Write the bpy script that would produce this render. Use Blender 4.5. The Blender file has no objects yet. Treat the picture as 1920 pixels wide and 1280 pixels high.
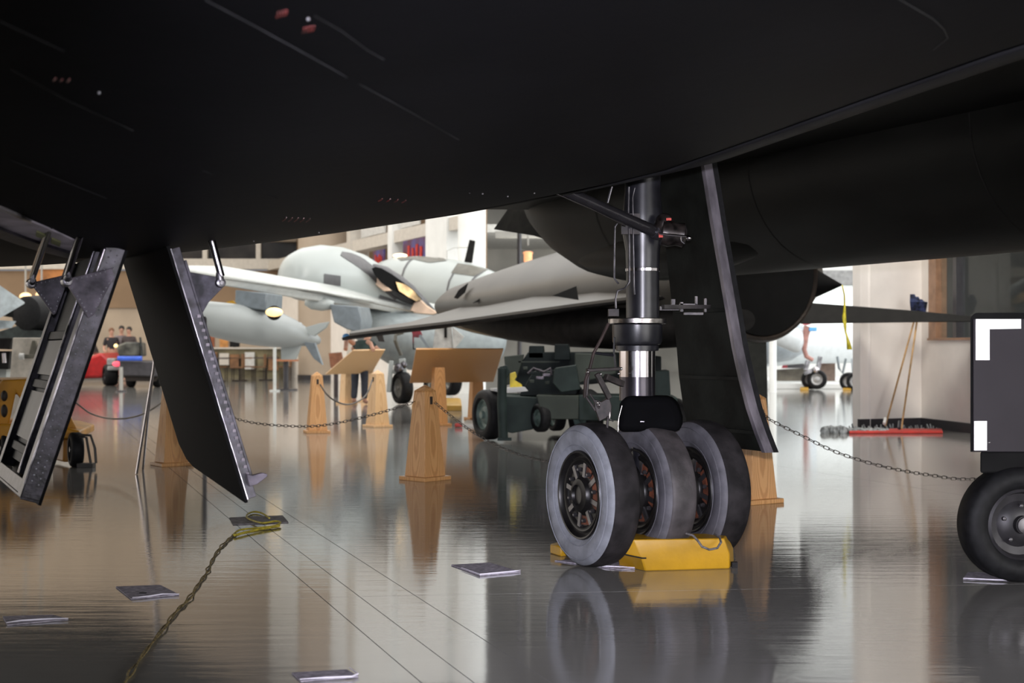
import bpy, bmesh, math, random
from mathutils import Vector, Matrix
random.seed(7)
S = bpy.context.scene
COL = S.collection
F = 2600.0            # focal length in pixels of a 1920 wide frame
EYE = 1.07            # camera height
HY = 652.0            # image row of the horizon

# ------------------------------------------------------------------ camera
cam_d = bpy.data.cameras.new('camera'); cam = bpy.data.objects.new('camera', cam_d); COL.objects.link(cam)
cam_d.sensor_width = 36.0; cam_d.lens = F / 1920 * 36.0
cam.location = (0, 0, EYE); cam.rotation_euler = (math.pi / 2, 0, 0)
cam_d.shift_y = (HY - 640) / 1920.0
cam_d.clip_end = 300; cam_d.clip_start = 0.02
cam_d.dof.use_dof = True; cam_d.dof.focus_distance = 6.9; cam_d.dof.aperture_fstop = 3.8
S.camera = cam
# ------------------------------------------------------------------ world, lights, exposure
w = bpy.data.worlds.new('world'); S.world = w; w.use_nodes = True
w.node_tree.nodes['Background'].inputs[0].default_value = (0.80, 0.88, 1.0, 1)
w.node_tree.nodes['Background'].inputs[1].default_value = 0.36
S.view_settings.view_transform = 'Standard'; S.view_settings.look = 'None'
S.view_settings.exposure = 0.0; S.view_settings.gamma = 1.0
S.view_settings.use_curve_mapping = False


def area(name, loc, rot, sx, sy, e, col=(1, 1, 1)):
    l = bpy.data.lights.new(name, 'AREA'); l.shape = 'RECTANGLE'; l.size = sx; l.size_y = sy; l.energy = e; l.color = col
    o = bpy.data.objects.new(name, l); o.location = loc; o.rotation_euler = rot; COL.objects.link(o); return o


area('hall_daylight', (3, 31, 11.7), (0, 0, 0), 36, 26, 6500, (1.0, 0.98, 0.95))
area('left_hall_light', (-22, 40, 11.7), (0, 0, 0), 18, 30, 3000, (1.0, 0.90, 0.76))
area('right_window_light', (26.5, 34, 6), (0, math.radians(90), 0), 9, 40, 4000, (0.92, 0.97, 1.0))
area('front_facade_light', (2, -12, 5.5), (math.radians(78), 0, 0), 30, 7, 500, (0.82, 0.86, 1.0))
area('left_fill_light', (-34, 26, 6), (0, math.radians(-90), 0), 10, 44, 2600, (1.0, 0.96, 0.90))  # unseen fill lamp added to brighten the partition side and post faces
area('front_right_fill_light', (15, -13, 6), (math.radians(90), 0, math.radians(10)), 16, 9, 6500, (1.0, 0.97, 0.94))  # unseen fill lamp added at the front to brighten the partition
area('partition_fill_light', (3.2, 11.5, 11.4), (math.radians(32), 0, math.radians(-14)), 5, 3, 1250, (1.0, 0.95, 0.88))  # unseen fill lamp added above to lift the partition face
area('front_right_ceiling_light', (17, 5, 11.7), (0, 0, 0), 16, 24, 3800, (1.0, 0.98, 0.95))
area('front_left_ceiling_light', (-20, 5, 11.7), (0, 0, 0), 16, 24, 2600, (1.0, 0.95, 0.88))
fl = bpy.data.lights.new('camera_flash', 'SPOT'); fl.energy = 2000; fl.shadow_soft_size = 0.03; fl.color = (0.90, 0.88, 1.0)
fl.spot_size = math.radians(56); fl.spot_blend = 1.0
flo = bpy.data.objects.new('camera_flash', fl); flo.location = (0.0, -0.02, EYE + 0.12); COL.objects.link(flo)
flo.rotation_euler = (math.radians(91.5), 0, math.radians(-7))

# ------------------------------------------------------------------ helpers
def P(px, py, d):
    return Vector(((px - 960) / F * d, d, EYE + (HY - py) / F * d))


def G(px, py, z=0.0):
    d = F * (EYE - z) / (py - HY)
    return Vector(((px - 960) / F * d, d, z))


UA = Vector((-0.4308, 0.9025, 0)); AA = Vector((0.9025, 0.4308, 0)); ZZ = Vector((0, 0, 1))


def ST(s, t, z):
    v = AA * s + UA * t; return Vector((v.x, v.y, z))


MATS = {}


def mat(name, col, rough=0.5, metal=0.0, var=0.12, scale=8.0, bump=0.0, bscale=60.0, coat=0.0, emit=None, spec=0.5, col2=None, stretch=(1, 1, 1), detail=4):
    if name in MATS: return MATS[name]
    m = bpy.data.materials.new(name); m.use_nodes = True; nt = m.node_tree
    b = nt.nodes['Principled BSDF']
    b.inputs['Roughness'].default_value = rough; b.inputs['Metallic'].default_value = metal
    b.inputs['Coat Weight'].default_value = coat; b.inputs['Specular IOR Level'].default_value = spec
    b.inputs['Coat Roughness'].default_value = 0.05
    tc = nt.nodes.new('ShaderNodeTexCoord'); mp = nt.nodes.new('ShaderNodeMapping'); mp.inputs['Scale'].default_value = stretch
    nt.links.new(tc.outputs['Object'], mp.inputs['Vector'])
    n = nt.nodes.new('ShaderNodeTexNoise'); n.inputs['Scale'].default_value = scale; n.inputs['Detail'].default_value = detail
    nt.links.new(mp.outputs[0], n.inputs['Vector'])
    r = nt.nodes.new('ShaderNodeValToRGB')
    c2 = col2 if col2 else tuple(c * (1 - var * 2) for c in col)
    r.color_ramp.elements[0].position = 0.35; r.color_ramp.elements[1].position = 0.65
    r.color_ramp.elements[0].color = (*c2, 1); r.color_ramp.elements[1].color = (*[min(1, c * (1 + var)) for c in col], 1)
    nt.links.new(n.outputs['Fac'], r.inputs[0]); nt.links.new(r.outputs[0], b.inputs['Base Color'])
    if bump:
        n2 = nt.nodes.new('ShaderNodeTexNoise'); n2.inputs['Scale'].default_value = bscale
        nt.links.new(mp.outputs[0], n2.inputs['Vector'])
        bp = nt.nodes.new('ShaderNodeBump'); bp.inputs['Strength'].default_value = bump; bp.inputs['Distance'].default_value = 0.01
        nt.links.new(n2.outputs['Fac'], bp.inputs['Height']); nt.links.new(bp.outputs[0], b.inputs['Normal'])
    if emit:
        b.inputs['Emission Color'].default_value = (*emit[0], 1); b.inputs['Emission Strength'].default_value = emit[1]
    MATS[name] = m
    return m


ORG = {}


def place(o, parent, base):
    """parent, with mesh coordinates made relative to the base point of the top-level thing"""
    if parent is not None: o.parent = parent
    ORG[o.name] = base


def thing(name, label, cat, loc, group=None, rz=0.0, kind=None):
    o = bpy.data.objects.new(name, None); o.empty_display_size = 0.1; COL.objects.link(o)
    o.location = loc; o.rotation_euler = (0, 0, rz); o['label'] = label; o['category'] = cat
    if group: o['group'] = group
    if kind: o['kind'] = kind
    ORG[o.name] = Vector(loc)
    return o


class Geo:
    def __init__(s): s.v = []; s.f = []

    def add(s, vs, fs):
        k = len(s.v); s.v += [Vector(v) for v in vs]; s.f += [tuple(i + k for i in f) for f in fs]; return s

    def prism(s, pts, vec):
        pts = [Vector(p) for p in pts]; vec = Vector(vec); n = len(pts)
        s.add(pts + [p + vec for p in pts], [tuple(range(n))[::-1], tuple(range(n, 2 * n))] + [(i, (i + 1) % n, n + (i + 1) % n, n + i) for i in range(n)])
        return s

    def obox(s, c, ax, ay, az):
        c = Vector(c); ax, ay, az = Vector(ax), Vector(ay), Vector(az)
        return s.prism([c - ax - ay - az, c + ax - ay - az, c + ax + ay - az, c - ax + ay - az], az * 2)

    def box(s, c, size, rz=0.0):
        x, y, z = size[0] / 2, size[1] / 2, size[2] / 2
        ca, sa = math.cos(rz), math.sin(rz)
        return s.obox(c, (x * ca, x * sa, 0), (-y * sa, y * ca, 0), (0, 0, z))

    def bar(s, p0, p1, w_, h_, up=(0, 0, 1)):
        p0, p1 = Vector(p0), Vector(p1); d = p1 - p0; up = Vector(up)
        x = d.cross(up)
        if x.length < 1e-5: x = d.cross(Vector((1, 0, 0)))
        x.normalize(); y = x.cross(d).normalized()
        return s.obox((p0 + p1) / 2, x * w_ / 2, y * h_ / 2, d / 2)

    def loft(s, rings, cap=True, close=True):
        n = len(rings[0]); k = len(s.v)
        for r in rings: s.v += [Vector(p) for p in r]
        for i in range(len(rings) - 1):
            for j in range(n if close else n - 1):
                a = k + i * n + j; b = k + i * n + (j + 1) % n
                s.f.append((a, b, b + n, a + n))
        if cap and close:
            s.f.append(tuple(k + j for j in range(n))[::-1]); s.f.append(tuple(k + (len(rings) - 1) * n + j for j in range(n)))
        return s

    def lathe(s, o, axis, prof, n=32, cap=True):
        o = Vector(o); axis = Vector(axis).normalized()
        x = axis.cross(Vector((0, 0, 1)))
        if x.length < 1e-3: x = Vector((1, 0, 0))
        x.normalize(); y = axis.cross(x)
        return s.loft([[o + axis * t + (x * math.cos(a) + y * math.sin(a)) * max(r, 1e-4) for a in [2 * math.pi * j / n for j in range(n)]] for t, r in prof], cap)

    def cyl(s, p0, p1, r0, r1=None, n=16):
        p0, p1 = Vector(p0), Vector(p1); r1 = r0 if r1 is None else r1
        return s.lathe(p0, p1 - p0, [(0, r0), ((p1 - p0).length, r1)], n)

    def tube(s, pts, r, n=8):
        pts = [Vector(p) for p in pts]; rings = []; x = None
        for i, p in enumerate(pts):
            d = (pts[min(i + 1, len(pts) - 1)] - pts[max(i - 1, 0)]).normalized()
            if x is None:
                x = d.cross(Vector((0, 0, 1)))
                if x.length < 0.05: x = d.cross(Vector((1, 0, 0)))
            x = (x - d * x.dot(d)).normalized(); y = d.cross(x)
            rr = r[i] if isinstance(r, (list, tuple)) else r
            rings.append([p + (x * math.cos(2 * math.pi * j / n) + y * math.sin(2 * math.pi * j / n)) * rr for j in range(n)])
        return s.loft(rings)

    def blob(s, secs, n=28, ry=1.0):
        """round body through (px, py, radius_px, depth) stations"""
        c = [P(a, b, d) for a, b, r, d in secs]; rad = [r / F * d for a, b, r, d in secs]; rings = []
        for i, p in enumerate(c):
            d = (c[-1] - c[0]).normalized()
            x = d.cross(ZZ).normalized(); y = x.cross(d).normalized()
            rings.append([p + (x * math.cos(2 * math.pi * j / n) * ry + y * math.sin(2 * math.pi * j / n)) * rad[i] for j in range(n)])
        return s.loft(rings)

    def ball(s, c, rx, ry=None, rz=None, n=14, m=9):
        ry = rx if ry is None else ry; rz = rx if rz is None else rz; c = Vector(c)
        return s.loft([[c + Vector((rx * math.sin(t) * math.cos(a), ry * math.sin(t) * math.sin(a), -rz * math.cos(t))) for a in [2 * math.pi * j / n for j in range(n)]] for t in [0.02 + (math.pi - 0.04) * i / m for i in range(m + 1)]])

    def build(s, name, m, parent=None, bevel=0.0, ang=0.7, world=True, solid=0.0, **tags):
        base = ORG.get(parent.name, Vector((0, 0, 0))) if (parent is not None and world) else Vector((0, 0, 0))
        me = bpy.data.meshes.new(name)
        me.from_pydata([v - base for v in s.v], [], s.f)
        me.validate()
        bm = bmesh.new(); bm.from_mesh(me); bmesh.ops.recalc_face_normals(bm, faces=bm.faces); bm.to_mesh(me); bm.free()
        me.shade_smooth(); me.set_sharp_from_angle(angle=ang)
        me.materials.append(m)
        o = bpy.data.objects.new(name, me); COL.objects.link(o)
        if bevel:
            b = o.modifiers.new('bevel', 'BEVEL'); b.width = bevel; b.segments = 2; b.limit_method = 'ANGLE'
        if solid:
            b = o.modifiers.new('solid', 'SOLIDIFY'); b.thickness = solid; b.offset = 0
        place(o, parent, base)
        for k, v in tags.items(): o[k] = v
        return o


def pieces(g_, name, m, parent, **k):
    """build every closed box of a Geo as a part of its own"""
    i = 0
    while i < len(g_.v):
        h = Geo(); h.v = g_.v[i:i + 8]; h.f = [tuple(x - i for x in f) for f in g_.f if i <= f[0] < i + 8]
        h.build(name, m, parent, **k); i += 8


def tag(o, label, cat, group=None, kind=None):
    o['label'] = label; o['category'] = cat
    if group: o['group'] = group
    if kind: o['kind'] = kind
    return o


def dup_tree(o, parent=None):
    c = o.copy(); COL.objects.link(c); c.parent = parent
    ORG[c.name] = ORG.get(o.name, Vector((0, 0, 0)))
    for ch in list(o.children): dup_tree(ch, c)
    return c


# ------------------------------------------------------------------ materials
M_black = mat('black_skin', (0.0034, 0.0034, 0.0042), 0.6, spec=0.07, var=0.2, scale=1.3, bump=0.06, bscale=20)
M_matte = mat('matte_black', (0.003, 0.003, 0.003), 0.7, spec=0.08, var=.1)
M_dskin = mat('door_skin_black', (0.0028, 0.0028, 0.0032), 0.65, spec=0.06, var=.1, scale=2)
M_black2 = mat('black_skin_satin', (0.0055, 0.0055, 0.0046), 0.5, spec=0.12, var=0.3, scale=1.0, bump=0.05, bscale=14, stretch=(1, 1, 3))
M_bay = mat('door_inner_grey', (0.042, 0.038, 0.050), 0.42, 0.3, var=0.4, scale=26, bump=0.06, bscale=120, detail=8)
M_bayd = mat('door_inner_dark', (0.022, 0.023, 0.025), 0.6, 0.0, spec=0.25, var=0.4, scale=6, bump=0.04, bscale=60)
M_gusset = mat('gusset_metal', (0.125, 0.108, 0.130), 0.42, 0.35, var=0.35, scale=16, bump=0.06, bscale=90, detail=8)
M_rivet = mat('rivet_metal', (0.5, 0.48, 0.52), 0.28, 0.9, var=0.2)
M_chrome = mat('polished_steel', (0.62, 0.58, 0.60), 0.16, 1.0, var=0.06)
M_chromed = mat('dark_steel', (0.14, 0.135, 0.15), 0.30, 0.85, var=0.25, scale=20)
M_legblk = mat('leg_black', (0.012, 0.012, 0.015), 0.32, 0.1, var=0.2, scale=20)
M_leggrn = mat('leg_dark_green', (0.03, 0.036, 0.034), 0.4, 0.1, var=0.3)
M_brown = mat('linkage_brown', (0.024, 0.019, 0.018), 0.55, 0.1, spec=0.3, var=0.3, scale=30)
M_greydoor = mat('gear_door_inside', (0.0060, 0.0070, 0.0058), 0.6, 0.0, spec=0.15, var=0.4, scale=5, bump=0.1, bscale=30)
M_flange = mat('door_flange', (0.16, 0.145, 0.165), 0.40, 0.35, var=0.3, scale=12, stretch=(1, 1, .3))
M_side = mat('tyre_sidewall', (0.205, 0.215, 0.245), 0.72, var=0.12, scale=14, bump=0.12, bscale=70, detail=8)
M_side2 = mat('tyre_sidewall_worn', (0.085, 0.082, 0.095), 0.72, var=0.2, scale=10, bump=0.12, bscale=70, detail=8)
M_tread = mat('tyre_tread', (0.017, 0.015, 0.016), 0.75, spec=0.2, var=0.3, scale=12, bump=0.25, bscale=50, detail=8)
M_tread2 = mat('tyre_tread_worn', (0.052, 0.045, 0.047), 0.62, var=0.3, scale=9, bump=0.2, bscale=50, detail=8)
M_rim = mat('rim_dark', (0.011, 0.010, 0.010), 0.38, 0.35, var=0.3, scale=14)
M_rust = mat('rust', (0.12, 0.034, 0.015), 0.7, var=0.4, scale=20)
M_rubber = mat('black_rubber', (0.0085, 0.0085, 0.0095), 0.6, spec=0.2, var=0.2, scale=30)
M_yel = mat('yellow_paint', (0.40, 0.215, 0.006), 0.42, var=0.08, scale=6, bump=0.12, bscale=30)
M_rope = mat('grey_rope', (0.13, 0.12, 0.12), 0.8, var=0.3, scale=80)
M_cord = mat('olive_cord', (0.24, 0.18, 0.07), 0.7, var=0.4, scale=60)
M_cordy = mat('yellow_cord', (0.42, 0.34, 0.03), 0.6, var=0.2, scale=40)
M_pad = mat('grey_pad', (0.34, 0.31, 0.37), 0.8, var=0.2, scale=40, bump=0.2)
M_padw = mat('pad_edge_white', (0.75, 0.72, 0.82), 0.7, var=0.05)
M_padb = mat('brown_grey_pad', (0.16, 0.145, 0.15), 0.8, var=0.25, scale=30)
M_wall = mat('cream_wall', (0.82, 0.775, 0.72), 0.7, var=0.03, scale=2)
M_wallw = mat('white_wall', (0.80, 0.81, 0.79), 0.7, var=0.03, scale=2)
M_tan = mat('tan_wall', (0.42, 0.34, 0.26), 0.75, var=0.06, scale=0.8)
M_taupe = mat('taupe_wall', (0.28, 0.185, 0.11), 0.75, var=0.08, scale=0.8)
M_beige = mat('beige_trim', (0.58, 0.54, 0.48), 0.6, var=0.04)
M_greyw = mat('grey_wall', (0.40, 0.39, 0.36), 0.7, var=0.15, scale=0.4)
M_ceil = mat('ceiling_grey', (0.30, 0.30, 0.30), 0.8, var=0.1)
M_base = mat('baseboard_black', (0.035, 0.033, 0.038), 0.35, var=0.1)
M_dwin = mat('dark_glass', (0.035, 0.030, 0.026), 0.12, var=0.3, scale=0.6)
M_wood = None


def wood(name, c1, c2, rough=0.4):
    m = bpy.data.materials.new(name); m.use_nodes = True; nt = m.node_tree; b = nt.nodes['Principled BSDF']
    tc = nt.nodes.new('ShaderNodeTexCoord'); mp = nt.nodes.new('ShaderNodeMapping'); mp.inputs['Scale'].default_value = (5.0, 5.0, 0.75)
    nt.links.new(tc.outputs['Object'], mp.inputs['Vector'])
    wv = nt.nodes.new('ShaderNodeTexWave'); wv.wave_type = 'RINGS'; wv.rings_direction = 'SPHERICAL'
    wv.inputs['Scale'].default_value = 7.0; wv.inputs['Distortion'].default_value = 2.5; wv.inputs['Detail'].default_value = 3
    nt.links.new(mp.outputs[0], wv.inputs['Vector'])
    r = nt.nodes.new('ShaderNodeValToRGB'); r.color_ramp.elements[0].color = (*c2, 1); r.color_ramp.elements[1].color = (*c1, 1)
    r.color_ramp.elements[0].position = 0.1; r.color_ramp.elements[1].position = 0.5
    nt.links.new(wv.outputs['Fac'], r.inputs[0]); nt.links.new(r.outputs[0], b.inputs['Base Color'])
    b.inputs['Roughness'].default_value = rough
    return m


M_wood = wood('oak', (0.66, 0.35, 0.13), (0.52, 0.25, 0.08))
M_wood2 = wood('pale_oak', (0.80, 0.53, 0.28), (0.70, 0.43, 0.21))
M_slot = mat('slot_black', (0.02, 0.012, 0.008), 0.6)
M_chain = mat('chain_steel', (0.13, 0.115, 0.10), 0.4, 0.7, var=0.2)


def floor_mat():
    m = bpy.data.materials.new('polished_floor'); m.use_nodes = True; nt = m.node_tree; b = nt.nodes['Principled BSDF']
    geo = nt.nodes.new('ShaderNodeNewGeometry')
    n = nt.nodes.new('ShaderNodeTexNoise'); n.inputs['Scale'].default_value = 0.8; n.inputs['Detail'].default_value = 5
    nt.links.new(geo.outputs['Position'], n.inputs['Vector'])
    r = nt.nodes.new('ShaderNodeValToRGB'); r.color_ramp.elements[0].color = (0.19, 0.185, 0.176, 1); r.color_ramp.elements[1].color = (0.245, 0.238, 0.228, 1)
    r.color_ramp.elements[0].position = 0.3; r.color_ramp.elements[1].position = 0.7
    nt.links.new(n.outputs['Fac'], r.inputs[0]); nt.links.new(r.outputs[0], b.inputs['Base Color'])
    b.inputs['Roughness'].default_value = 0.06; b.inputs['Specular IOR Level'].default_value = 0.6; b.inputs['IOR'].default_value = 1.85
    mp = nt.nodes.new('ShaderNodeMapping'); mp.inputs['Scale'].default_value = (0.8, 5.5, 1)
    nt.links.new(geo.outputs['Position'], mp.inputs['Vector'])
    n2 = nt.nodes.new('ShaderNodeTexNoise'); n2.inputs['Scale'].default_value = 2.2; n2.inputs['Detail'].default_value = 6; n2.inputs['Roughness'].default_value = 0.6
    nt.links.new(mp.outputs[0], n2.inputs['Vector'])
    bp = nt.nodes.new('ShaderNodeBump'); bp.inputs['Strength'].default_value = 0.30; bp.inputs['Distance'].default_value = 0.0030
    nt.links.new(n2.outputs['Fac'], bp.inputs['Height']); nt.links.new(bp.outputs[0], b.inputs['Normal'])
    return m


M_floor = floor_mat()

# ================================================================== SETTING
fb = Geo().box((0, 30, -0.05), (130, 100, 0.06)).build('floor', M_base); fb['kind'] = 'structure'
E1 = Vector((0.9944, 0.1055, 0)); E2 = Vector((-0.329, 0.944, 0)); FO = Vector((-0.657, 5.97, 0))
ca = [-60 + 8.3 * i for i in range(7)] + [-8.3, -0.163, 0, 0.239] + [5.2 + 8.3 * i for i in range(8)]
cb = [-24, -14, -7, -3.6, 0, 4.5, 9, 14, 22, 30, 38, 46, 54, 62, 72]
g = 0.002
for i in range(len(ca) - 1):
    for j in range(len(cb) - 1):
        q = [FO + E1 * a + E2 * b for a, b in ((ca[i] + g, cb[j] + g), (ca[i + 1] - g, cb[j] + g), (ca[i + 1] - g, cb[j + 1] - g), (ca[i] + g, cb[j + 1] - g))]
        if max(p.y for p in q) < -16: continue
        gg = Geo().prism([p - ZZ * 0.02 for p in q], (0, 0, 0.02)).build('slab', M_floor, fb, ang=0.3)


def structure(g_, name, m, parent=None, **k):
    o = g_.build(name, m, parent, **k); o['kind'] = 'structure'; return o


# back wall left (tan) with gallery windows
D0 = 54.0
wb = structure(Geo().box((-20, D0 + .15, 1.9), (32, 0.3, 3.8)).box((-20, D0 + 0.15, 8.6), (32, 0.3, 6.8)), 'wall_back', M_tan)
structure(Geo().box((-20, D0 - .08, 4.62 - .3), (32, 0.5, 0.40)), 'trim_1', M_beige)
structure(Geo().box((-20, D0 - .02, 3.35), (32, 0.12, 1.45)), 'trim_2', M_taupe)
structure(Geo().box((-20, D0 + .1, 5.0), (32, 0.1, 1.15)), 'window_1', M_dwin)
for px in (-150, -20, 110, 270, 385, 485, 600):
    structure(Geo().box(P(px, 0, D0 - .05) * 1 + Vector((0, 0, 5.0 - P(px, 0, D0).z)), (0.18, 0.2, 1.0)), 'window_frame', M_beige, bpy.data.objects['window_1'])
structure(Geo().box((-20, D0 - .05, 0.13), (32, 0.06, 0.26)), 'baseboard_back', M_base)
# side facade that runs from the far left towards the middle
A = Vector((-9.3, 54.0, 0)); B = Vector((-1.05, 35.0, 0)); FD = (B - A).normalized(); FN = Vector((FD.y, -FD.x, 0))
FLEN = (B - A).length


def onfac(px):
    k = (px - 960) / F
    t = (k * A.y - A.x) / (FD.x - k * FD.y)
    return t


def facbox(t0, t1, z0, z1, thick, off=0.0):
    c = A + FD * (t0 + t1) / 2 + FN * off; c.z = (z0 + z1) / 2
    return Geo().obox(c, FD * (t1 - t0) / 2, FN * thick / 2, (0, 0, (z1 - z0) / 2))


fw = structure(facbox(0, FLEN, 0, 3.15, .3), 'wall_side', M_wall)
structure(facbox(0, FLEN, 4.08, 4.42, .5), 'trim_3', M_beige)
structure(facbox(0, FLEN, 5.25, 5.7, .5), 'trim_4', M_beige)
structure(facbox(0, FLEN, 5.7, 12, .3), 'wall_side_upper', M_wallw)
structure(facbox(0, FLEN - 1.2, 3.1, 5.3, .1, -0.9), 'wall_gallery', M_taupe)
for px in (585, 671, 750, 838):
    t = onfac(px); wd = 0.28 if px < 800 else 1.5
    structure(facbox(t - wd / 2 - .05, t + wd / 2 + .05, 0, 12, .62), 'column', M_wallw if px > 700 else M_beige)
M_board = mat('poster_blue', (0.05, 0.05, 0.16), 0.4, var=0.5, scale=2.0, col2=(0.10, 0.02, 0.03))
M_red = mat('red_paint', (0.5, 0.03, 0.02), 0.4, var=0.2)
M_plain = mat('panel_white', (0.6, 0.6, 0.58), 0.5, var=0.06)
for (a, b, z0, z1, m, nm) in ((775, 818, 3.25, 4.05, M_board, 'blue and red poster in the white gallery bay'), (718, 738, 3.3, 3.95, M_board, 'small dark blue poster in the gallery bay left of the white column')):
    t0, t1 = onfac(a), onfac(b)
    s_ = 1 if FN.y < 0 else -1
    po = thing('poster', nm, 'poster', (A + FD * (t0 + t1) / 2))
    facbox(t0, t1, z0, z1, .06, 0.28 * s_).build('poster_board', m, po)
    for i in range(4):
        u0 = t0 + (t1 - t0) * (.25 + i * .18)
        facbox(u0, u0 + (t1 - t0) * .09, z0 + (z1 - z0) * .3, z1 - (z1 - z0) * (.2 + .1 * (i % 2)), .02, 0.33 * s_).build('red_figure', M_red, po)
for (a, b, m) in ((690, 735, M_plain), (765, 800, M_plain)):
    t0, t1 = onfac(a), onfac(b); s_ = 1 if FN.y < 0 else -1
    structure(facbox(t0, t1, 4.45, 5.2, .05, 0.2 * s_), 'trim_5', m)
# round white column
structure(Geo().lathe((-0.95, 32.8, 0), ZZ, [(0, .33), (12, .33)], 32), 'column', M_wallw)
# gallery behind, right of column
structure(Geo().box((10, 62, 6), (26, .3, 12)), 'wall_back_middle', M_greyw)
structure(Geo().box((3.2, 57, 5.6), (9.5, 9, .3)), 'trim_6', M_plain)
area('middle_hall_fill_light', (4, 50, 3.2), (math.radians(125), 0, 0), 8, 3, 420, (1.0, 0.97, 0.9))  # unseen fill lamp added to brighten the hall behind the column
structure(Geo().box((3.4, 50, 5.15), (8.0, .5, .22)), 'trim_7', M_greyw)
structure(Geo().cyl(Vector((P(974, 0, 44).x, 44, 0)), Vector((P(974, 0, 44).x, 44, 12)), .07), 'column', M_base)
# right far bright wall with daylight glazing
M_glow = mat('daylight_glazing', (0.9, 0.93, 0.92), 0.4, var=0.01, emit=((0.93, 1.0, 0.97), 0.62))
structure(Geo().box((17.4, 50, 6), (21, .3, 12)), 'wall_back_right', M_wallw)
gw = structure(Geo().box((13.5, 49.75, 2.15), (10.0, .1, 2.3)), 'window_2', M_glow)
for i in range(6):
    structure(Geo().box((8.6 + i * 1.9, 49.66, 2.15), (.10, .12, 2.3)), 'window_frame', M_wallw, gw)
structure(Geo().box((13.5, 49.4, 3.55), (12, 1.2, .5)), 'trim_8', M_ceil)
structure(Geo().box((28, 30, 6), (.3, 92, 12)), 'wall_right', M_wallw)
structure(Geo().box((-36, 30, 6), (.3, 92, 12)), 'wall_left', M_tan)
structure(Geo().box((-4, 33, 12.1), (66, 86, .2)), 'ceiling', M_ceil)
# white light edge column and dark display panel
structure(Geo().lathe((6.30, 33.5, 0), ZZ, [(0, .09), (12, .09)], 16), 'column', M_wallw)
# white plinth
pl = thing('plinth', 'low white display plinth along the bright far right wall', 'plinth', (10.0, 40.0, 0))
Geo().box((10.5, 40.2, .07), (10.0, 8.0, .14)).build('plinth_body', M_wallw, pl, bevel=.01)
# partition with internal window on the right
W0 = Vector((4.62, 18.4, 0)); W1 = Vector((5.55, 18.8, 0)); W2 = Vector((6.42, 12.5, 0)); WB = Vector((5.9, 24, 0))


def wallseg(name, a, b, z0, z1, m, th=.16, parent=None, side=1):
    d = (b - a).normalized(); n = Vector((d.y, -d.x, 0)) * side
    g_ = Geo().prism([a + ZZ * z0, b + ZZ * z0, b + ZZ * z0 - n * th, a + ZZ * z0 - n * th], (0, 0, z1 - z0))
    return structure(g_, name, m, parent)


wallseg('wall_partition', W0, W1, 0, 7, M_wall, .16)
wd = (W2 - W1).normalized(); wn = Vector((wd.y, -wd.x, 0))
pj = W1 + wd * 0.22
wallseg('wall_partition_side', W1, W1 + wd * 6.3, 0, 1.17, M_wall, .16)
wallseg('wall_partition_post', W1, pj, 1.17, 7, M_wall, .16)
wallseg('wall_partition_top', pj, W1 + wd * 6.3, 3.4, 7, M_wall, .16)
wallseg('wall_partition_end', W0 + Vector((0.0, .1, 0)), W0 + Vector((1.9, 5, 0)), 0, 7, M_wall, .16, side=-1)
wallseg('baseboard_partition', W0 + Vector((-.01, -.02, 0)), W1 + Vector((0, -.02, 0)), 0, .125, M_base, .05)
wallseg('baseboard_right', W1 + Vector((-.02, -.02, 0)), W1 + wd * 6.3 + Vector((-.02, 0, 0)), 0, .125, M_base, .05)
M_frame = mat('window_wood', (0.34, 0.19, 0.11), 0.4, var=0.1)
M_glass = mat('window_glass', (0.9, 0.95, 0.93), 0.02, var=0.0)
b_ = M_glass.node_tree.nodes['Principled BSDF']; b_.inputs['Transmission Weight'].default_value = 1.0; b_.inputs['IOR'].default_value = 1.12
wj = structure(Geo().prism([pj + ZZ * 1.17, pj + wd * .22 + ZZ * 1.17, pj + wd * .22 - wn * .16 + ZZ * 1.17, pj - wn * .16 + ZZ * 1.17], (0, 0, 2.3)), 'window_3', M_frame)
structure(Geo().prism([pj + ZZ * 1.17 + wn * .02, W1 + wd * 6.3 + ZZ * 1.17 + wn * .02, W1 + wd * 6.3 + ZZ * 1.17 - wn * .18, pj + ZZ * 1.17 - wn * .18], (0, 0, .03)), 'sill', M_frame, wj)
structure(Geo().prism([pj + ZZ * 1.2 - wn * .08, W1 + wd * 6.2 + ZZ * 1.2 - wn * .08, W1 + wd * 6.2 + ZZ * 1.2 - wn * .09, pj + ZZ * 1.2 - wn * .09], (0, 0, 2.2)), 'pane', M_glass, wj)
mu = pj + wd * .72
structure(Geo().prism([mu + ZZ * 1.2, mu + wd * .10 + ZZ * 1.2, mu + wd * .10 - wn * .12 + ZZ * 1.2, mu - wn * .12 + ZZ * 1.2], (0, 0, 2.2)), 'mullion', M_base, wj)
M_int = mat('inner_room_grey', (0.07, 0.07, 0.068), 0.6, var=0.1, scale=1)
structure(Geo().box((9.6, 16, 2), (.2, 14, 4)), 'wall_inner', M_int)
structure(Geo().box((8, 20.5, 2), (4.4, .2, 4)), 'wall_inner_back', M_int)
structure(Geo().box((8.2, 14.6, 4.1), (3.6, 12, .12)), 'ceiling_inner', M_int)
ib = thing('notice_board', 'dark green board inside the windowed room', 'board', (9.4, 18.2, 0))
Geo().box((9.42, 18.0, 2.2), (.06, 3.2, .9)).build('board_panel', mat('board_green', (0.03, 0.045, 0.045), 0.4, var=0.3), ib)
Geo().box((9.40, 18.0, 1.72), (.08, 3.3, .05)).build('rail', M_plain, ib)

# ================================================================== THE BLACK JET
jet = thing('jet_aircraft', 'huge black jet overhead on a triple-wheeled main gear, belly doors hanging open', 'aircraft', (0.66, 6.95, 0))


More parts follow.
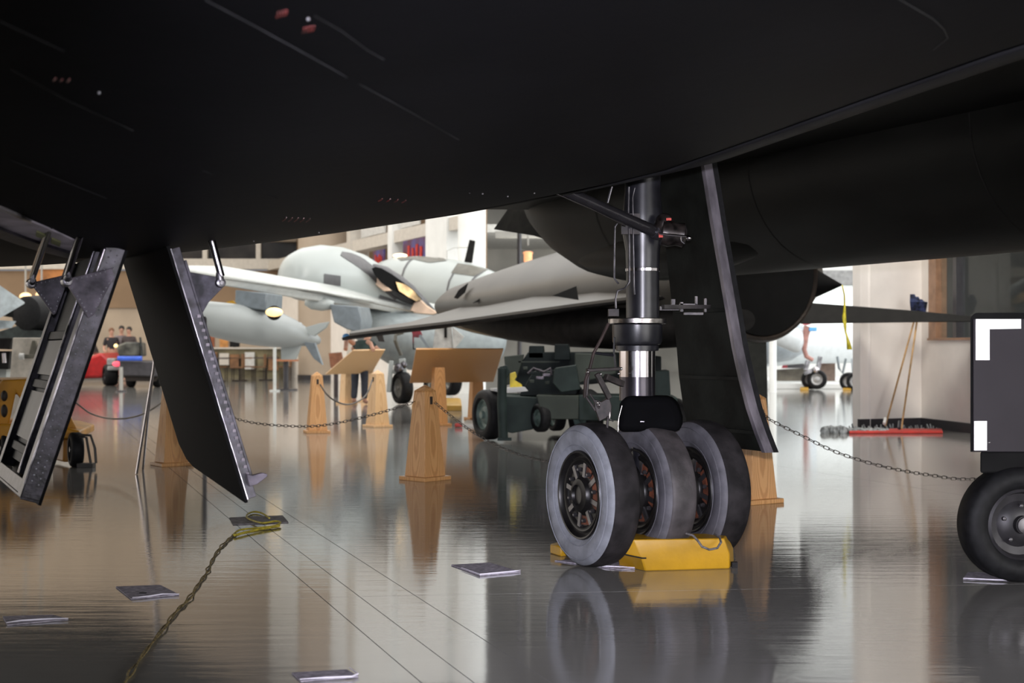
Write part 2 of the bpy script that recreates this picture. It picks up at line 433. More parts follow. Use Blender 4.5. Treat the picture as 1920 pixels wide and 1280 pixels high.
def lerp(tab, x):
    if x <= tab[0][0]: return tab[0][1]
    for (a, b), (c, d) in zip(tab, tab[1:]):
        if x <= c: return b + (d - b) * (x - a) / (c - a)
    return tab[-1][1]


KEEL = [(-6, 2.4), (0, 1.95), (1.5, 1.78), (3, 1.57), (4.2, 1.44), (5, 1.405), (5.6, 1.42), (7.3, 1.49), (10.1, 1.625), (16, 1.95), (19, 2.3)]
EDGE = [(-6, 2.3), (3.1, 1.975), (4.84, 1.85), (5.44, 1.845), (7.0, 1.865), (9.7, 1.93), (15, 2.13), (19, 2.4)]
SK, SE = 0.93, 3.24


def bz(s, t):
    k, e = lerp(KEEL, t), lerp(EDGE, t)
    if s <= SK: return k + (SK - s) ** 2 * .075
    q = (s - SK) / (SE - SK)
    return k + (e - k) * q - .035 * math.sin(math.pi * q)


def on_belly(px, py, eps=0.004):
    d = 0.3
    while d < 22:
        p = P(px, py, d); s = p.dot(AA); t = p.dot(UA)
        if p.z > bz(s, t): break
        d += 0.01
    return P(px, py, d - .01 - eps)


ss = [-4, -3, -2, -1.2, -.5, 0, .4, .7, .93, 1.2, 1.6, 2.0, 2.4, 2.7, 2.95, 3.1, 3.2, 3.24]
tt = [-6, -4, -2, 0, 1, 2, 3, 3.6, 4.2, 4.8, 5.2, 5.6, 6.2, 7, 8, 9, 10, 11.5, 13, 15, 17, 19]
rows = []
for t in tt:
    r = [ST(s, t, bz(s, t)) for s in ss]
    e = bz(SE, t)
    for s, dz in ((3.27, .015), (3.30, .06), (3.31, .14), (3.30, .5)): r.append(ST(s, t, e + dz))
    r.append(ST(2.4, t, e + 1.3)); r.append(ST(0, t, e + 1.7)); r.append(ST(-4.0, t, e + 1.3))
    rows.append(r)
fus = Geo().loft(rows).build('fuselage', M_black, jet, ang=0.9)
# edge lip strip, colour lightened for the flash on the rounded edge
gl = Geo(); rr = []
for t in tt[3:]:
    e = bz(3.0, t) - .006; e2 = bz(3.24, t) - .012
    rr.append([ST(2.98, t, bz(2.98, t) - .004), ST(3.0, t, e - .006), ST(3.24, t, e2), ST(3.27, t, e2 + .02), ST(3.26, t, e2 + .05)])
Geo().loft(rr, cap=False, close=False).build('edge_strip', mat('edge_strip_lit', (0.0105, 0.0105, 0.012), 0.6, spec=0.15, var=0.15, scale=2), jet, solid=.004)
# seams and rivets on belly
sg = Geo()
for line in (((385, 0), (470, 45), (560, 94), (610, 122), (700, 172), (770, 210), (860, 262)),
             ((590, 30), (640, 58), (690, 95), (720, 112)), ((20, 130), (130, 190), (250, 245)), ((20, 300), (200, 372)), ((380, 320), (520, 372)),
             ((1680, -5), (1750, 36), (1770, 55), (1777, 72), (1750, 94)), ((880, 362), (1000, 375)), ((0, 40), (120, 96))):
    pts = [on_belly(a, b) for a, b in line]
    sg.tube(pts, 0.0012, 5)
sg.build('panel_seam', mat('seam_metal', (0.020, 0.020, 0.022), 0.5, 0.3, var=0.6, scale=3), jet)
sg = Geo()
for a, b in ((186, 174), (578, 36), (952, 368), (598, 436), (720, 424), (476, 452), (1002, 362), (905, 363)):
    sg.ball(on_belly(a, b), .003, n=8, m=5)
sg.build('fastener', M_rivet, jet, kind='stuff')
M_redst = mat('red_stencil', (0.10, 0.014, 0.012), 0.5, var=0.4, scale=60)
for (cx_, cy_, n_, wx, wy, rot) in ((528, 26, 4, 12, 9, -.6), (578, 55, 4, 14, 9, -.6), (735, 376, 4, 34, 5, .15), (555, 412, 5, 34, 7, .1), (115, 150, 3, 20, 5, .2)):
    sg = Geo()
    for i in range(n_):
        ox = (i / (n_ - 1) - .5) * wx * 1.3
        a0 = (cx_ + ox - wx * .10, cy_ + ox * rot * .4 + wy * .5); a1 = (cx_ + ox + wx * .12, cy_ + ox * rot * .4 - wy * .5)
        sg.tube([on_belly(*a0), on_belly((a0[0] + a1[0]) / 2 + 1.5, (a0[1] + a1[1]) / 2), on_belly(*a1)], .0018, 4)
    sg.build('red_marking', M_redst, jet, kind='stuff')
# wing underside between fuselage edge and nacelle, then nacelle
Geo().loft([[ST(3.2, t, 2.35), ST(5.4, t, 2.42), ST(7.6, t, 2.5), ST(9.5, t, 2.75), ST(9.5, t, 2.8), ST(6.6, t, 3.0), ST(3.2, t, 2.75)] for t in (-4, 3, 8, 12.4)]).build('wing', M_black2, jet)
nr = []
for t, r, z in ((0.5, .45, 2.42), (1.5, .70, 2.42), (3, .75, 2.42), (5, .75, 2.42), (7, .75, 2.42), (9, .75, 2.42), (10.4, .75, 2.42), (11.2, .74, 2.43), (11.7, .69, 2.46), (12.2, .58, 2.52), (12.7, .42, 2.6), (13.1, .25, 2.68), (13.4, .05, 2.75)):
    nr.append([ST(6.6 + r * math.cos(a), t, z + r * math.sin(a)) for a in [2 * math.pi * j / 40 for j in range(40)]])
nac = Geo().loft(nr).build('engine_nacelle', M_black2, jet)
sg = Geo()
for t in (4.2, 6.1, 8.3, 9.6, 10.6):
    sg.loft([[ST(6.6 + (.752) * math.cos(a), t + dt, 2.42 + .752 * math.sin(a)) for a in [2 * math.pi * j / 40 for j in range(40)]] for dt in (0, .012)], cap=False)
sg.build('seam_ring', mat('nacelle_seam', (0.0085, 0.008, 0.007), 0.6, spec=0.15), nac, kind='stuff')
# nacelle lower fairing seen beside the open gear door
Geo().lathe(ST(6.25, 8.2, 1.93), UA, [(0, .02), (.5, .16), (1.2, .25), (2.2, .27), (3.0, .18), (3.5, .03)], 20).build('fairing', M_black2, jet)
# dark tail surface behind, left of nacelle end
fp = [P(925, 430, 15.6), P(1000, 442, 14.9), P(1075, 466, 14.2), P(1120, 330, 14.3), P(995, 330, 15.5)]
Geo().prism(fp, (0.03, .09, 0.02)).build('tail_fin', mat('fin_dark', (0.011, 0.0105, 0.009), 0.8, spec=0.06, var=0.2), jet, bevel=.01)

# ---- main landing gear
LX, LD = 0.655, 6.95
zf = lambda py: EYE + (HY - py) / F * LD
LB = Vector((LX, LD, 0))
leg = Geo().lathe(LB, ZZ, [(zf(596), .083), (zf(560), .083), (zf(540), .083), (zf(509), .082), (zf(470), .086), (zf(440), .10), (zf(400), .10), (zf(360), .09), (zf(300), .09)], 36).build('landing_gear_leg', M_legblk, jet)
Geo().lathe(LB, ZZ, [(zf(509), .084), (zf(508.5), .0865), (zf(503.5), .0865), (zf(503), .084)], 36).build('polished_ring', M_chrome, leg)
CB = LB + Vector((-.028, -.01, 0))
Geo().lathe(CB, ZZ, [(zf(607), .142), (zf(606), .146), (zf(598), .146), (zf(597), .142), (zf(596.5), .10)], 40).build('collar_ring', mat('collar_steel', (0.30, 0.28, 0.27), 0.28, 1.0, var=0.25, scale=25), leg)
Geo().lathe(CB, ZZ, [(zf(658), .092), (zf(657), .106), (zf(648), .108), (zf(646.5), .104), (zf(645), .118), (zf(640), .124), (zf(609), .126), (zf(607.5), .122)], 40).build('lower_collar', M_legblk, leg)
Geo().lathe(CB, ZZ, [(zf(706), .090), (zf(656), .090)], 40).build('piston', M_chrome, leg)
Geo().lathe(CB, ZZ, [(zf(750), .090), (zf(705.5), .0895)], 40).build('piston_sleeve', mat('sleeve', (0.06, 0.055, 0.065), 0.22, 0.8, var=0.1), leg)
hb = Geo()
prof = [(1170, 742), (1161, 758), (1157, 810), (1276, 810), (1277, 785), (1270, 762), (1258, 744)]
hb.prism([P(a, b, 6.80) for a, b in prof], (0.04, .24, 0))
hb.build('axle_housing', mat('housing_black', (0.003, 0.003, 0.0035), 0.85, spec=0.03, var=.1), leg, bevel=.03)
Geo().box(P(1204, 790, 6.78), (.02, .006, .005)).build('grease_nipple', M_chrome, leg)
hb = Geo().cyl(LB + ZZ * .75, LB + ZZ * .38, .06)
hb.build('axle_fork', M_legblk, leg)
# wheels
C0 = Vector((0.39, 6.80, 0.352))
half = .09


def tyre_prof(R=.35, ri=.215):
    o = []
    for t, r in ((-.062, ri), (-.074, .228), (-.084, .25), (-.090, .278), (-.0885, .30), (-.082, .322), (-.070, .338), (-.050, .346), (-.02, .3495), (0, .35), (.02, .3495), (.05, .346), (.070, .338), (.082, .322), (.0885, .30), (.09, .278), (.084, .25), (.074, .228), (.062, ri)):
        o.append((t, r))
    return o


for i in range(3):
    c = C0 + AA * (.315 * i)
    tp = tyre_prof()
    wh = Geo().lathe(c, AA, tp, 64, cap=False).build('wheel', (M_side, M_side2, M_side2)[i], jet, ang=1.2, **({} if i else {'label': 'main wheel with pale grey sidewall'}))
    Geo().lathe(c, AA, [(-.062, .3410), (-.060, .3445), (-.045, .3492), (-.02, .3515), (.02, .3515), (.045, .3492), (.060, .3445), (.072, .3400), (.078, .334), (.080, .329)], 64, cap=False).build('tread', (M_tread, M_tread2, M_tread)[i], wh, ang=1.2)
    # rubber mould ring on the sidewall
    rg = Geo()
    for r0 in (.245, .315):
        tt0 = -.0835 if r0 < .3 else -.0875
        rg.lathe(c, AA, [(tt0, r0 - .003), (tt0 - .003, r0), (tt0, r0 + .003)], 64, cap=False)
    rg.build('sidewall_ring', (M_side, M_side2, M_side2)[i], wh)
    rim = Geo().lathe(c, AA, [(-.066, .219), (-.076, .214), (-.074, .206), (-.058, .199), (-.052, .188), (-.060, .176), (-.056, .160), (-.044, .15), (-.046, .10), (-.058, .085), (-.074, .078), (-.080, .058), (-.084, .05), (-.070, .044), (-.070, .001)], 48, cap=False).lathe(c, AA, [(.066, .219), (.05, .2), (.03, .12), (.03, .001)], 32, cap=False).build('rim', M_rim, wh)
    bt = Geo(); rs = Geo()
    x = AA.cross(ZZ).normalized()
    for k in range(8):
        a = 2 * math.pi * k / 8 + .2
        q = c + (x * math.cos(a) + ZZ * math.sin(a)) * .125 - AA * .046
        bt.lathe(q, -AA, [(0, .012), (.016, .011), (.02, .006)], 6)
        q2 = c + (x * math.cos(a + .38) + ZZ * math.sin(a + .38)) * .125 - AA * .050
        e = (x * math.cos(a + .38) + ZZ * math.sin(a + .38)); f_ = e.cross(AA)
        bt.obox(q2, e * .035, f_ * .012, AA * .006)
    bt.build('bolt', mat('bolt_dark', (0.12, 0.115, 0.12), 0.3, 0.8), wh, kind='stuff')
    for a, r0 in ((-1.45, .125), (1.25, .128), (-.1, .125), (.55, .13)):
        e = (x * math.cos(a) + ZZ * math.sin(a)); f_ = e.cross(AA)
        rs.prism([c - AA * .046 + e * (r0 - .028) + f_ * -.035, c - AA * .046 + e * (r0 + .018) + f_ * -.05, c - AA * .046 + e * (r0 + .022) + f_ * .04, c - AA * .046 + e * (r0 - .02) + f_ * .035], -AA * .003)
    rs.build('rust_patch', M_rust, wh, kind='stuff')
Geo().cyl(C0 - AA * .05, C0 + AA * .70, .045, n=20).build('axle', M_legblk, jet)
# worn brown streaks on wheel three inner sidewall -> brake unit between wheels
for i in (0, 1):
    c = C0 + AA * (.315 * i + .1575)
    Geo().lathe(c, AA, [(-.05, .10), (-.045, .165), (.045, .165), (.05, .10)], 32).build('brake_drum', M_rim, jet)
# drag brace and fittings
br = Geo().cyl(P(1040, 350, 6.45), P(1228, 434, 6.80), .029, n=20).build('drag_brace', mat('brace', (0.035, 0.033, 0.036), 0.22, 0.6, var=0.1), jet)
Geo().tube([P(1046, 364, 6.42), P(1110, 392, 6.5), P(1172, 423, 6.6)], .0035).build('brace_line', M_chrome, br)
Geo().lathe(P(1226, 433, 6.79), P(1228, 434, 6.8) - P(1040, 350, 6.45), [(0, .034), (.03, .036), (.05, .03), (.09, .02)], 16).build('brace_end', M_chromed, br)
ft = Geo()
ft.lathe(P(1258, 438, 6.78), (1, 0, -.12), [(-.05, .02), (-.045, .06), (-.01, .066), (.03, .055), (.06, .06), (.075, .03)], 18)
ft.ball(P(1246, 420, 6.8), .05, .05, .055)
fit = ft.build('trunnion_fitting', mat('fitting', (0.03, 0.024, 0.022), 0.35, 0.5, var=0.4, scale=30), jet)
Geo().tube([P(1236, 438, 6.69), P(1262, 441, 6.68), P(1290, 443, 6.68)], .006).ball(P(1291, 446, 6.68), .014).tube([P(1277, 443, 6.68), P(1278, 452, 6.68), P(1284, 457, 6.68)], .004).build('lock_pin', M_chrome, fit)
Geo().box(P(1239, 441, 6.70), (.020, .008, .022)).box(P(1254, 411, 6.72), (.024, .008, .012)).build('red_tag', mat('tag_red', (0.42, 0.03, 0.015), 0.6), fit)
# hydraulic lines
for pts, r in (([(1153, 425), (1152, 470), (1152, 522), (1160, 532)], .0045), ([(1179, 350), (1178, 400), (1180, 460), (1180, 528), (1172, 540), (1158, 545), (1154, 560), (1155, 578)], .0045), ([(1190, 352), (1186, 370), (1187, 430), (1188, 480), (1189, 540), (1190, 552)], .0038), ([(1153, 425), (1158, 418), (1172, 415)], .004), ([(1139, 380), (1147, 350)], .006)):
    Geo().tube([P(a, b, 6.74) for a, b in pts], r).build('hydraulic_line', M_chromed, jet)
Geo().box(P(1182, 420, 6.78), (.09, .03, .10)).box(P(1150, 586, 6.76), (.05, .05, .035)).build('line_clamp', M_brown, jet)
# torque link / steering linkage on the left
tl = Geo()
tl.bar(P(1100, 694, 6.72), P(1164, 691, 6.76), .035, .016)
tl.bar(P(1119, 700, 6.70), P(1143, 747, 6.72), .022, .026)
tl.bar(P(1102, 698, 6.74), P(1098, 745, 6.74), .02, .022)
tl.bar(P(1098, 742, 6.73), P(1117, 770, 6.72), .012, .012)
tl.bar(P(1106, 738, 6.73), P(1124, 765, 6.72), .010, .010)
tl.prism([P(a, b, 6.72) for a, b in ((1114, 748), (1128, 753), (1142, 744), (1147, 760), (1146, 782), (1136, 784), (1124, 790), (1115, 764))], (0, .06, 0))
tl.bar(P(1135, 706, 6.74), P(1168, 720, 6.80), .03, .03)
tl.bar(P(1140, 780, 6.72), P(1136, 830, 6.72), .02, .012)
tq = tl.build('torque_link', M_brown, jet, bevel=.003)
Geo().tube([P(1141, 606, 6.76), P(1128, 634, 6.74), P(1113, 662, 6.73), P(1106, 690, 6.73), P(1098, 712, 6.72), P(1096, 745, 6.72)], .008).build('hose', mat('hose_brown', (0.030, 0.020, 0.018), 0.6, spec=0.2, var=0.3), tq)
Geo().tube([P(1112, 661, 6.73), P(1135, 664, 6.74), P(1152, 666, 6.78)], .007).tube([P(1152, 632, 6.76), P(1151, 660, 6.77), P(1154, 688, 6.78)], .005).build('cable', M_legblk, tq)
bb = Geo()
for a, b in ((1165, 691), (1126, 701), (1121, 755), (1123, 759), (1102, 697), (1160, 700)): bb.ball(P(a, b, 6.69), .007, n=8, m=5)
bb.tube([P(1143, 772, 6.7), P(1143, 785, 6.7), P(1150, 790, 6.7)], .003)
bb.tube([P(1166, 760, 6.72), P(1160, 782, 6.72), P(1158, 810, 6.72)], .003)
bb.build('bolt', M_chrome, tq, kind='stuff')
# big outer gear door with bright flange
ed = [(1331, 296, 7.2), (1339, 345, 7.19), (1351, 420, 7.17), (1366, 505, 7.14), (1379, 580, 7.11), (1391, 650, 7.09), (1404, 710, 7.07), (1418, 765, 7.05), (1434, 812, 7.02), (1448, 848, 7.0)]
wv_ = [.50, .52, .55, .58, .60, .62, .66, .69, .72, .75]
ring = []
for (a, b, d), w_ in zip(ed, wv_):
    p = P(a, b, d); q = p + UA * w_
    ring.append([p, q, q + AA * .03, p + AA * .03])
gd = Geo().loft(ring).build('gear_door', M_greydoor, jet)
ring = []
for (a, b, d) in ed:
    p = P(a, b, d) - UA * .006; ring.append([p - AA * .048, p + AA * .004, p + AA * .004 + UA * .03, p - AA * .048 + UA * .03])
Geo().loft(ring).build('edge_flange', M_flange, gd)
ring = []
for (a, b, d) in ed:
    p = P(a, b, d) - UA * .008; ring.append([p + AA * .004, p + AA * .034, p + AA * .034 + UA * .03, p + AA * .004 + UA * .03])
Geo().loft(ring).build('edge_seal', M_rubber, gd)
# ribs, brackets inside the door
rb = Geo()
for k, (i0, zoff) in enumerate(((4, 0), (6, .0), (8, 0))):
    p = P(*ed[i0]) - AA * .02
    rb.bar(p + UA * .04, p + UA * (wv_[i0] - .05), .022, .018)
pieces(rb, 'rib', M_greydoor, gd)
bk = Geo()
for a, b, w_, h_ in ((1255, 578, .10, .02), (1290, 572, .09, .015), (1262, 568, .02, .04), (1278, 575, .015, .05), (1305, 566, .012, .06), (1322, 572, .012, .07), (1300, 588, .10, .012)):
    bk.box(P(a, b, 7.22), (w_, .03, h_))
bk.bar(P(1243, 575, 7.0), P(1330, 575, 7.2), .02, .02)
bk.build('door_linkage', mat('door_link', (0.055, 0.05, 0.05), 0.35, 0.5, var=0.4), gd)

# ---- belly doors (inverted V on the left)
def belly_door(pt, pb, d, thick, wlen, side, dskin, chamfer):
    """pt, pb: near top / near bottom pixels of the skin edge; side -1: framing on the left"""
    o = P(*pt, d); e = P(*pb, d); dn = (e - o); L = dn.length; dn.normalize()
    n = UA.cross(dn).normalized()
    if (n.x < 0) != (side < 0): n = -n
    return o, dn, L, n


# door one: ribbed side faces the camera
o, dn, L, n = belly_door((240, 470), (77, 948), 4.8, .08, .9, -1, 0, 0)
WL = 1.0
q = lambda u, v, k: o + UA * u + dn * v + n * k
outl = [(0, 0), (WL, 0), (WL, L - .03), (WL - .04, L), (0, L)]
d1 = Geo().prism([q(u, v, 0) for u, v in outl], n * .010).build('belly_door', M_dskin, jet)
fr = Geo()
fr.prism([q(0, 0, .008), q(.012, 0, .008), q(.012, L - .005, .008), q(0, L - .005, .008)], n * .066)    # near web
fr.prism([q(0, 0, .070), q(.10, 0, .070), q(.10, L - .01, .070), q(0, L - .01, .070)], n * .006)     # near cap flange
fr.prism([q(.20, 0, .030), q(.215, 0, .030), q(.215, L - .08, .030), q(.20, L - .08, .030)], n * .05)
fr.prism([q(.18, 0, .078), q(.24, 0, .078), q(.24, L - .08, .078), q(.18, L - .08, .078)], n * .005)
fr.prism([q(WL - .012, 0, .008), q(WL, 0, .008), q(WL, L - .06, .008), q(WL - .012, L - .06, .008)], n * .06)
fr.prism([q(WL - .08, 0, .066), q(WL, 0, .066), q(WL, L - .06, .066), q(WL - .08, L - .06, .066)], n * .005)
fr.prism([q(0, L - .02, .008), q(WL - .03, L - .02, .008), q(WL - .03, L - .008, .008), q(0, L - .008, .008)], n * .066)
fr.prism([q(.1, L - .07, .066), q(WL - .05, L - .07, .066), q(WL - .05, L - .01, .066), q(.1, L - .01, .066)], n * .005)
pieces(fr, 'frame_rail', M_bay, d1, bevel=.003)
ip = Geo().prism([q(.1, .0, .03), q(WL - .05, 0, .03), q(WL - .05, L - .1, .03), q(.1, L - .1, .03)], n * .006)
ip.build('inner_panel', M_bayd, d1)
cr = Geo()
for v in (.30, .50, .76):
    cr.prism([q(.22, v, .034), q(WL - .06, v, .034), q(WL - .06, v + .035, .034), q(.22, v + .035, .034)], n * .018)
pieces(cr, 'cross_rib', M_bayd, d1, bevel=.004)
cp = Geo()
for v0, v1 in ((.34, .48), (.55, .74), (.81, .90)):
    if v1 < L - .05: cp.prism([q(.25, v0, .038), q(WL - .09, v0, .038), q(WL - .09, v1, .038), q(.25, v1, .038)], n * .012)
pieces(cp, 'cover_plate', mat('cover_plate', (0.042, 0.042, 0.043), 0.5, 0.1, var=0.25, scale=5), d1)
cl_ = Geo().cyl(q(.001, .02, .076), q(.001, L - .06, .076), .0035).cyl(q(.18, .02, .085), q(.18, L - .1, .085), .003)
cl_.build('bright_edge', mat('lit_edge', (0.55, 0.52, 0.56), 0.3, 0.8, var=0.5, scale=10), d1)  # light catching the door edges, put in as thin pale metal rods
rv = Geo()
k = 0.02
while k < L - .07:
    rv.ball(q(-.001, k, .055), .0035, n=6, m=4); rv.ball(q(-.001, k + .008, .030), .003, n=6, m=4); k += .022
rv.build('rivet', M_rivet, d1, kind='stuff')


def gusset(tri, d, thick, parent, boss, rod_top, rivets=True, col=M_gusset):
    pts = [P(a, b, d) for a, b in tri]
    gs = Geo().prism(pts, UA * thick).build('bracket', col, parent, bevel=.002)
    if rivets:
        rv = Geo(); c = sum(pts, Vector()) / len(pts)
        for i in range(len(pts)):
            a, b = pts[i], pts[(i + 1) % len(pts)]
            m_ = max(2, int((b - a).length / .017))
            for j in range(1, m_):
                p = a + (b - a) * j / m_; p = p + (c - p).normalized() * .010 - UA * .001
                rv.ball(p, .0030, n=6, m=4)
        rv.build('rivet', M_rivet, parent, kind='stuff')
    b0 = P(boss[0], boss[1], d) - UA * .012
    Geo().lathe(b0, UA, [(0, .010), (.002, .016), (.02, .019), (.04, .019), (.045, .01)], 18).lathe(b0 - UA * .003, UA, [(0, .007), (.004, .009)], 12).build('pivot', M_chromed, parent)
    top = on_belly(*rod_top) + ZZ * .01
    Geo().cyl(P(boss[0] + 1, boss[1] - 12, d), top, .0125, n=18).build('door_rod', mat('rod_black_chrome', (0.10, 0.095, 0.10), 0.10, 1.0, var=0.05), parent)
    Geo().lathe(P(boss[0], boss[1] - 2, d), top - P(boss[0], boss[1], d), [(0, .012), (.02, .014), (.035, .009)], 14).build('rod_end', M_chromed, parent)


gusset([(120, 524), (210, 502), (214, 520), (176, 590), (165, 596)], 4.75, .012, jet, (126, 527), (150, 446))
gusset([(57, 530), (118, 516), (122, 540), (105, 588), (100, 590)], 5.05, .012, jet, (60, 531), (94, 428))
# door two: smooth black skin faces the camera
o, dn, L2, n = belly_door((314, 468), (460, 943), 4.8, .05, .9, 1, 0, 0)
q2 = lambda u, v, k: o + UA * u + dn * v + n * k
d2 = Geo().prism([q2(u, v, 0) for u, v in ((0, -.05), (.86, -.05), (.86, L2 - .16), (.80, L2 - .10), (.72, L2 - .075), (0, L2))], n * .010).build('belly_door', M_dskin, jet)
fr = Geo()
fr.prism([q2(0, 0, .010), q2(.012, 0, .010), q2(.012, L2 - .01, .010), q2(0, L2 - .01, .010)], n * .034)
fr.prism([q2(0.003, .05, .044), q2(.06, .05, .044), q2(.06, L2 - .06, .044), q2(0.003, L2 - .06, .044)], n * .010)
fr.prism([q2(.80, 0, .010), q2(.815, 0, .010), q2(.815, L2 - .2, .010), q2(.80, L2 - .2, .010)], n * .05)
pieces(fr, 'frame_rail', M_bay, d2, bevel=.002)
cl_ = Geo().cyl(q2(-.001, 0, .012), q2(-.001, L2 - .01, .012), .0025)
cl_.build('bright_edge', MATS['lit_edge'], d2)  # edge highlight put in as a pale rod
rv = Geo(); k = .25
while k < L2 - .05:
    rv.box(q2(-.003, k, .036), (.012, .006, .010), rz=.4); k += .026
rv.build('rivet', M_gusset, d2, kind='stuff')
hk = [P(a, b, 4.78) for a, b in ((462, 888), (474, 891), (492, 886), (501, 888), (502, 893), (482, 908), (468, 912))]
Geo().prism(hk, UA * .02).build('latch_hook', M_gusset, d2, bevel=.002)
gusset([(334, 506), (408, 519), (421, 524), (423, 534), (392, 566), (370, 604), (352, 580)], 4.85, .012, jet, (414, 530), (396, 452), rivets=False, col=M_bay)
# bay sill with labels
def on_belly_strip(edge0, edge1, drop, name, m, parent, nn=8):
    lerp2 = lambda e, t: (e[0][0] + (e[1][0] - e[0][0]) * t, e[0][1] + (e[1][1] - e[0][1]) * t + e[2] * math.sin(math.pi * t))
    rows = []
    for i in range(nn + 1):
        a = on_belly(*lerp2(edge0, i / nn)); b = on_belly(*lerp2(edge1, i / nn))
        rows.append([a, b, b - ZZ * drop, a - ZZ * drop])
    return Geo().loft(rows).build(name, m, parent)


sill = on_belly_strip(((-30, 380), (148, 452), -4), ((-30, 408), (140, 470), 3), .006, 'bay_sill', mat('sill_mauve', (0.48, 0.43, 0.50), 0.5, 0.0, var=0.2, scale=8), jet)
on_belly_strip(((-30, 408), (140, 470), 3), ((-30, 426), (132, 477), 4), .016, 'sill_lip', M_bay, sill)
on_belly_strip(((-30, 374), (60, 412), -2), ((-30, 379), (60, 416), -2), .008, 'bright_edge', MATS['lit_edge'], sill)  # highlight along the sill edge put into a pale strip
M_lab = mat('label_yellow_green', (0.24, 0.25, 0.12), 0.6)
for a, b in ((76, 434), (104, 447)):
    Geo().prism([on_belly(a + i_, b + j_) - ZZ * .012 for i_, j_ in ((-7, -6), (10, 1), (8, 9), (-9, 2))], ZZ * .006).build('placard', M_lab, sill)

# ================================================================== CHOCKS, PADS, CORD
def hull(name, foot, z1, inset, z2, m, parent):
    foot = [Vector(p) for p in foot]; c = sum(foot, Vector()) / len(foot)
    r0 = [Vector((p.x, p.y, 0.0)) for p in foot]
    r1 = [Vector((p.x, p.y, z1)) for p in foot]
    r2 = [Vector((p.x, p.y, z2)) + (Vector((c.x, c.y, 0)) - Vector((p.x, p.y, 0))) * inset for p in foot]
    return Geo().loft([r0, r1, r2]).build(name, m, parent, bevel=.006)


ck = thing('wheel_chock', 'bright yellow block chock in front of the three black jet wheels', 'wheel chock', (.85, 6.75, 0))
r0 = [G(1160, 1060), G(1210, 1070.5), G(1368, 1066), G(1376, 1052), G(1215, 1050)]
r1 = [P(1157, 1034, 6.66), P(1204, 1045, 6.63), P(1368, 1038, 6.70), P(1375, 1027, 6.85), P(1215, 1027, 6.86)]
r2 = [P(1166, 1013, 6.67), P(1188, 1011, 6.625), P(1358, 1009, 6.69), P(1362, 1000, 6.86), P(1190, 1000, 6.88)]
Geo().loft([r0, r1, r2]).build('block', M_yel, ck, bevel=.006)
Geo().tube([P(1157, 1036, 6.655), P(1180, 1041, 6.64), P(1204, 1046, 6.625), P(1212, 1046, 6.625)], .0035).build('split', M_rubber, ck)
pts = [(1262, 999, 6.75), (1280, 998, 6.70), (1300, 1004, 6.64), (1309, 1014, 6.62), (1316, 1024, 6.61), (1330, 1030, 6.60), (1345, 1027, 6.61), (1352, 1016, 6.64), (1349, 1007, 6.67), (1340, 1001, 6.75)]
Geo().tube([P(*p) for p in pts], .0055).build('rope_handle', M_rope, ck)
Geo().box(G(1377, 1058, .014), (.028, .03, .026)).build('end_plug', M_rubber, ck)
ck2 = thing('wheel_chock', 'yellow chock mostly hidden behind the nearest jet wheel', 'wheel chock', G(1052, 1040))
a0 = G(1051, 1043); hull('block', [a0, a0 + AA * .9, a0 + AA * .9 + UA * .12, a0 + UA * .12], .05, .25, .07, M_yel, ck2)


def pad(label, corners, m, curl, name='floor_pad', z=.004):
    c = sum((G(*p) for p in corners), Vector()) / 4
    t = thing(name, label, 'floor pad', c, 'absorbent pads lying on the floor')
    Geo().prism([G(*p) + ZZ * .001 for p in corners], (0, 0, z)).build('sheet', m, t)
    if curl:
        pts = [G(*p) + ZZ * (.004 + (p[2] if len(p) > 2 else .005)) for p in [(a[0], a[1]) for a in curl]]
        Geo().tube(pts, [.0015] + [.0035] * (len(pts) - 2) + [.0015], 6).build('curled_edge', M_padw, t)
    return t


pad('grey pad on the floor left of the nearest jet wheel, right corner curled', [(846, 1060), (918, 1056), (976, 1073), (900, 1080)], M_pad, [(865, 1067), (900, 1080), (940, 1076), (962, 1074), (976, 1072)])
pad('grey pad with a small dark spot beside the twisted cord', [(217, 1101), (300, 1098), (336, 1116), (246, 1124)], M_pad, [(248, 1124), (280, 1121), (305, 1117), (336, 1117)])
Geo().box(G(268, 1111, .007), (.03, .012, .002)).build('dark_spot', M_rubber, bpy.data.objects['floor_pad.001'])
pad('thin pad with a bright white folded edge at far left of the floor', [(5, 1157), (98, 1154), (128, 1162), (14, 1173)], M_pad, [(12, 1171), (40, 1167), (90, 1164), (128, 1163)])
pad('crumpled grey pad at the bottom edge of the picture', [(547, 1263), (650, 1257), (672, 1270), (564, 1279)], M_pad, [(562, 1278), (610, 1275), (660, 1273), (671, 1268), (655, 1256)])
pad('brownish pad under the yellow cord loop', [(430, 971), (530, 967), (541, 980), (437, 984)], M_padb, None)
pad('thin sheet trapped under the nearest jet wheel', [(1040, 1052), (1110, 1049), (1235, 1062), (1165, 1069)], M_pad, [(1085, 1061), (1130, 1064), (1190, 1067)])
pad('thin sheet under the wheel of the dark cart', [(1806, 1086), (1815, 1074), (2010, 1074), (2010, 1094)], M_pad, [(1806, 1087), (1860, 1090), (1960, 1093)])
# twisted cord
path = [(230, 1290), (262, 1240), (300, 1190), (330, 1150), (352, 1128), (372, 1098), (388, 1075), (398, 1052), (412, 1030), (430, 1012), (440, 1003)]


def dense(pts, n):
    out = []
    for i in range(len(pts) - 1):
        p0 = pts[max(i - 1, 0)]; p1 = pts[i]; p2 = pts[i + 1]; p3 = pts[min(i + 2, len(pts) - 1)]
        for k in range(n):
            t = k / n
            out.append(0.5 * ((2 * p1) + (p2 - p0) * t + (2 * p0 - 5 * p1 + 4 * p2 - p3) * t * t + (3 * p1 - p0 - 3 * p2 + p3) * t ** 3))
    out.append(pts[-1]); return out


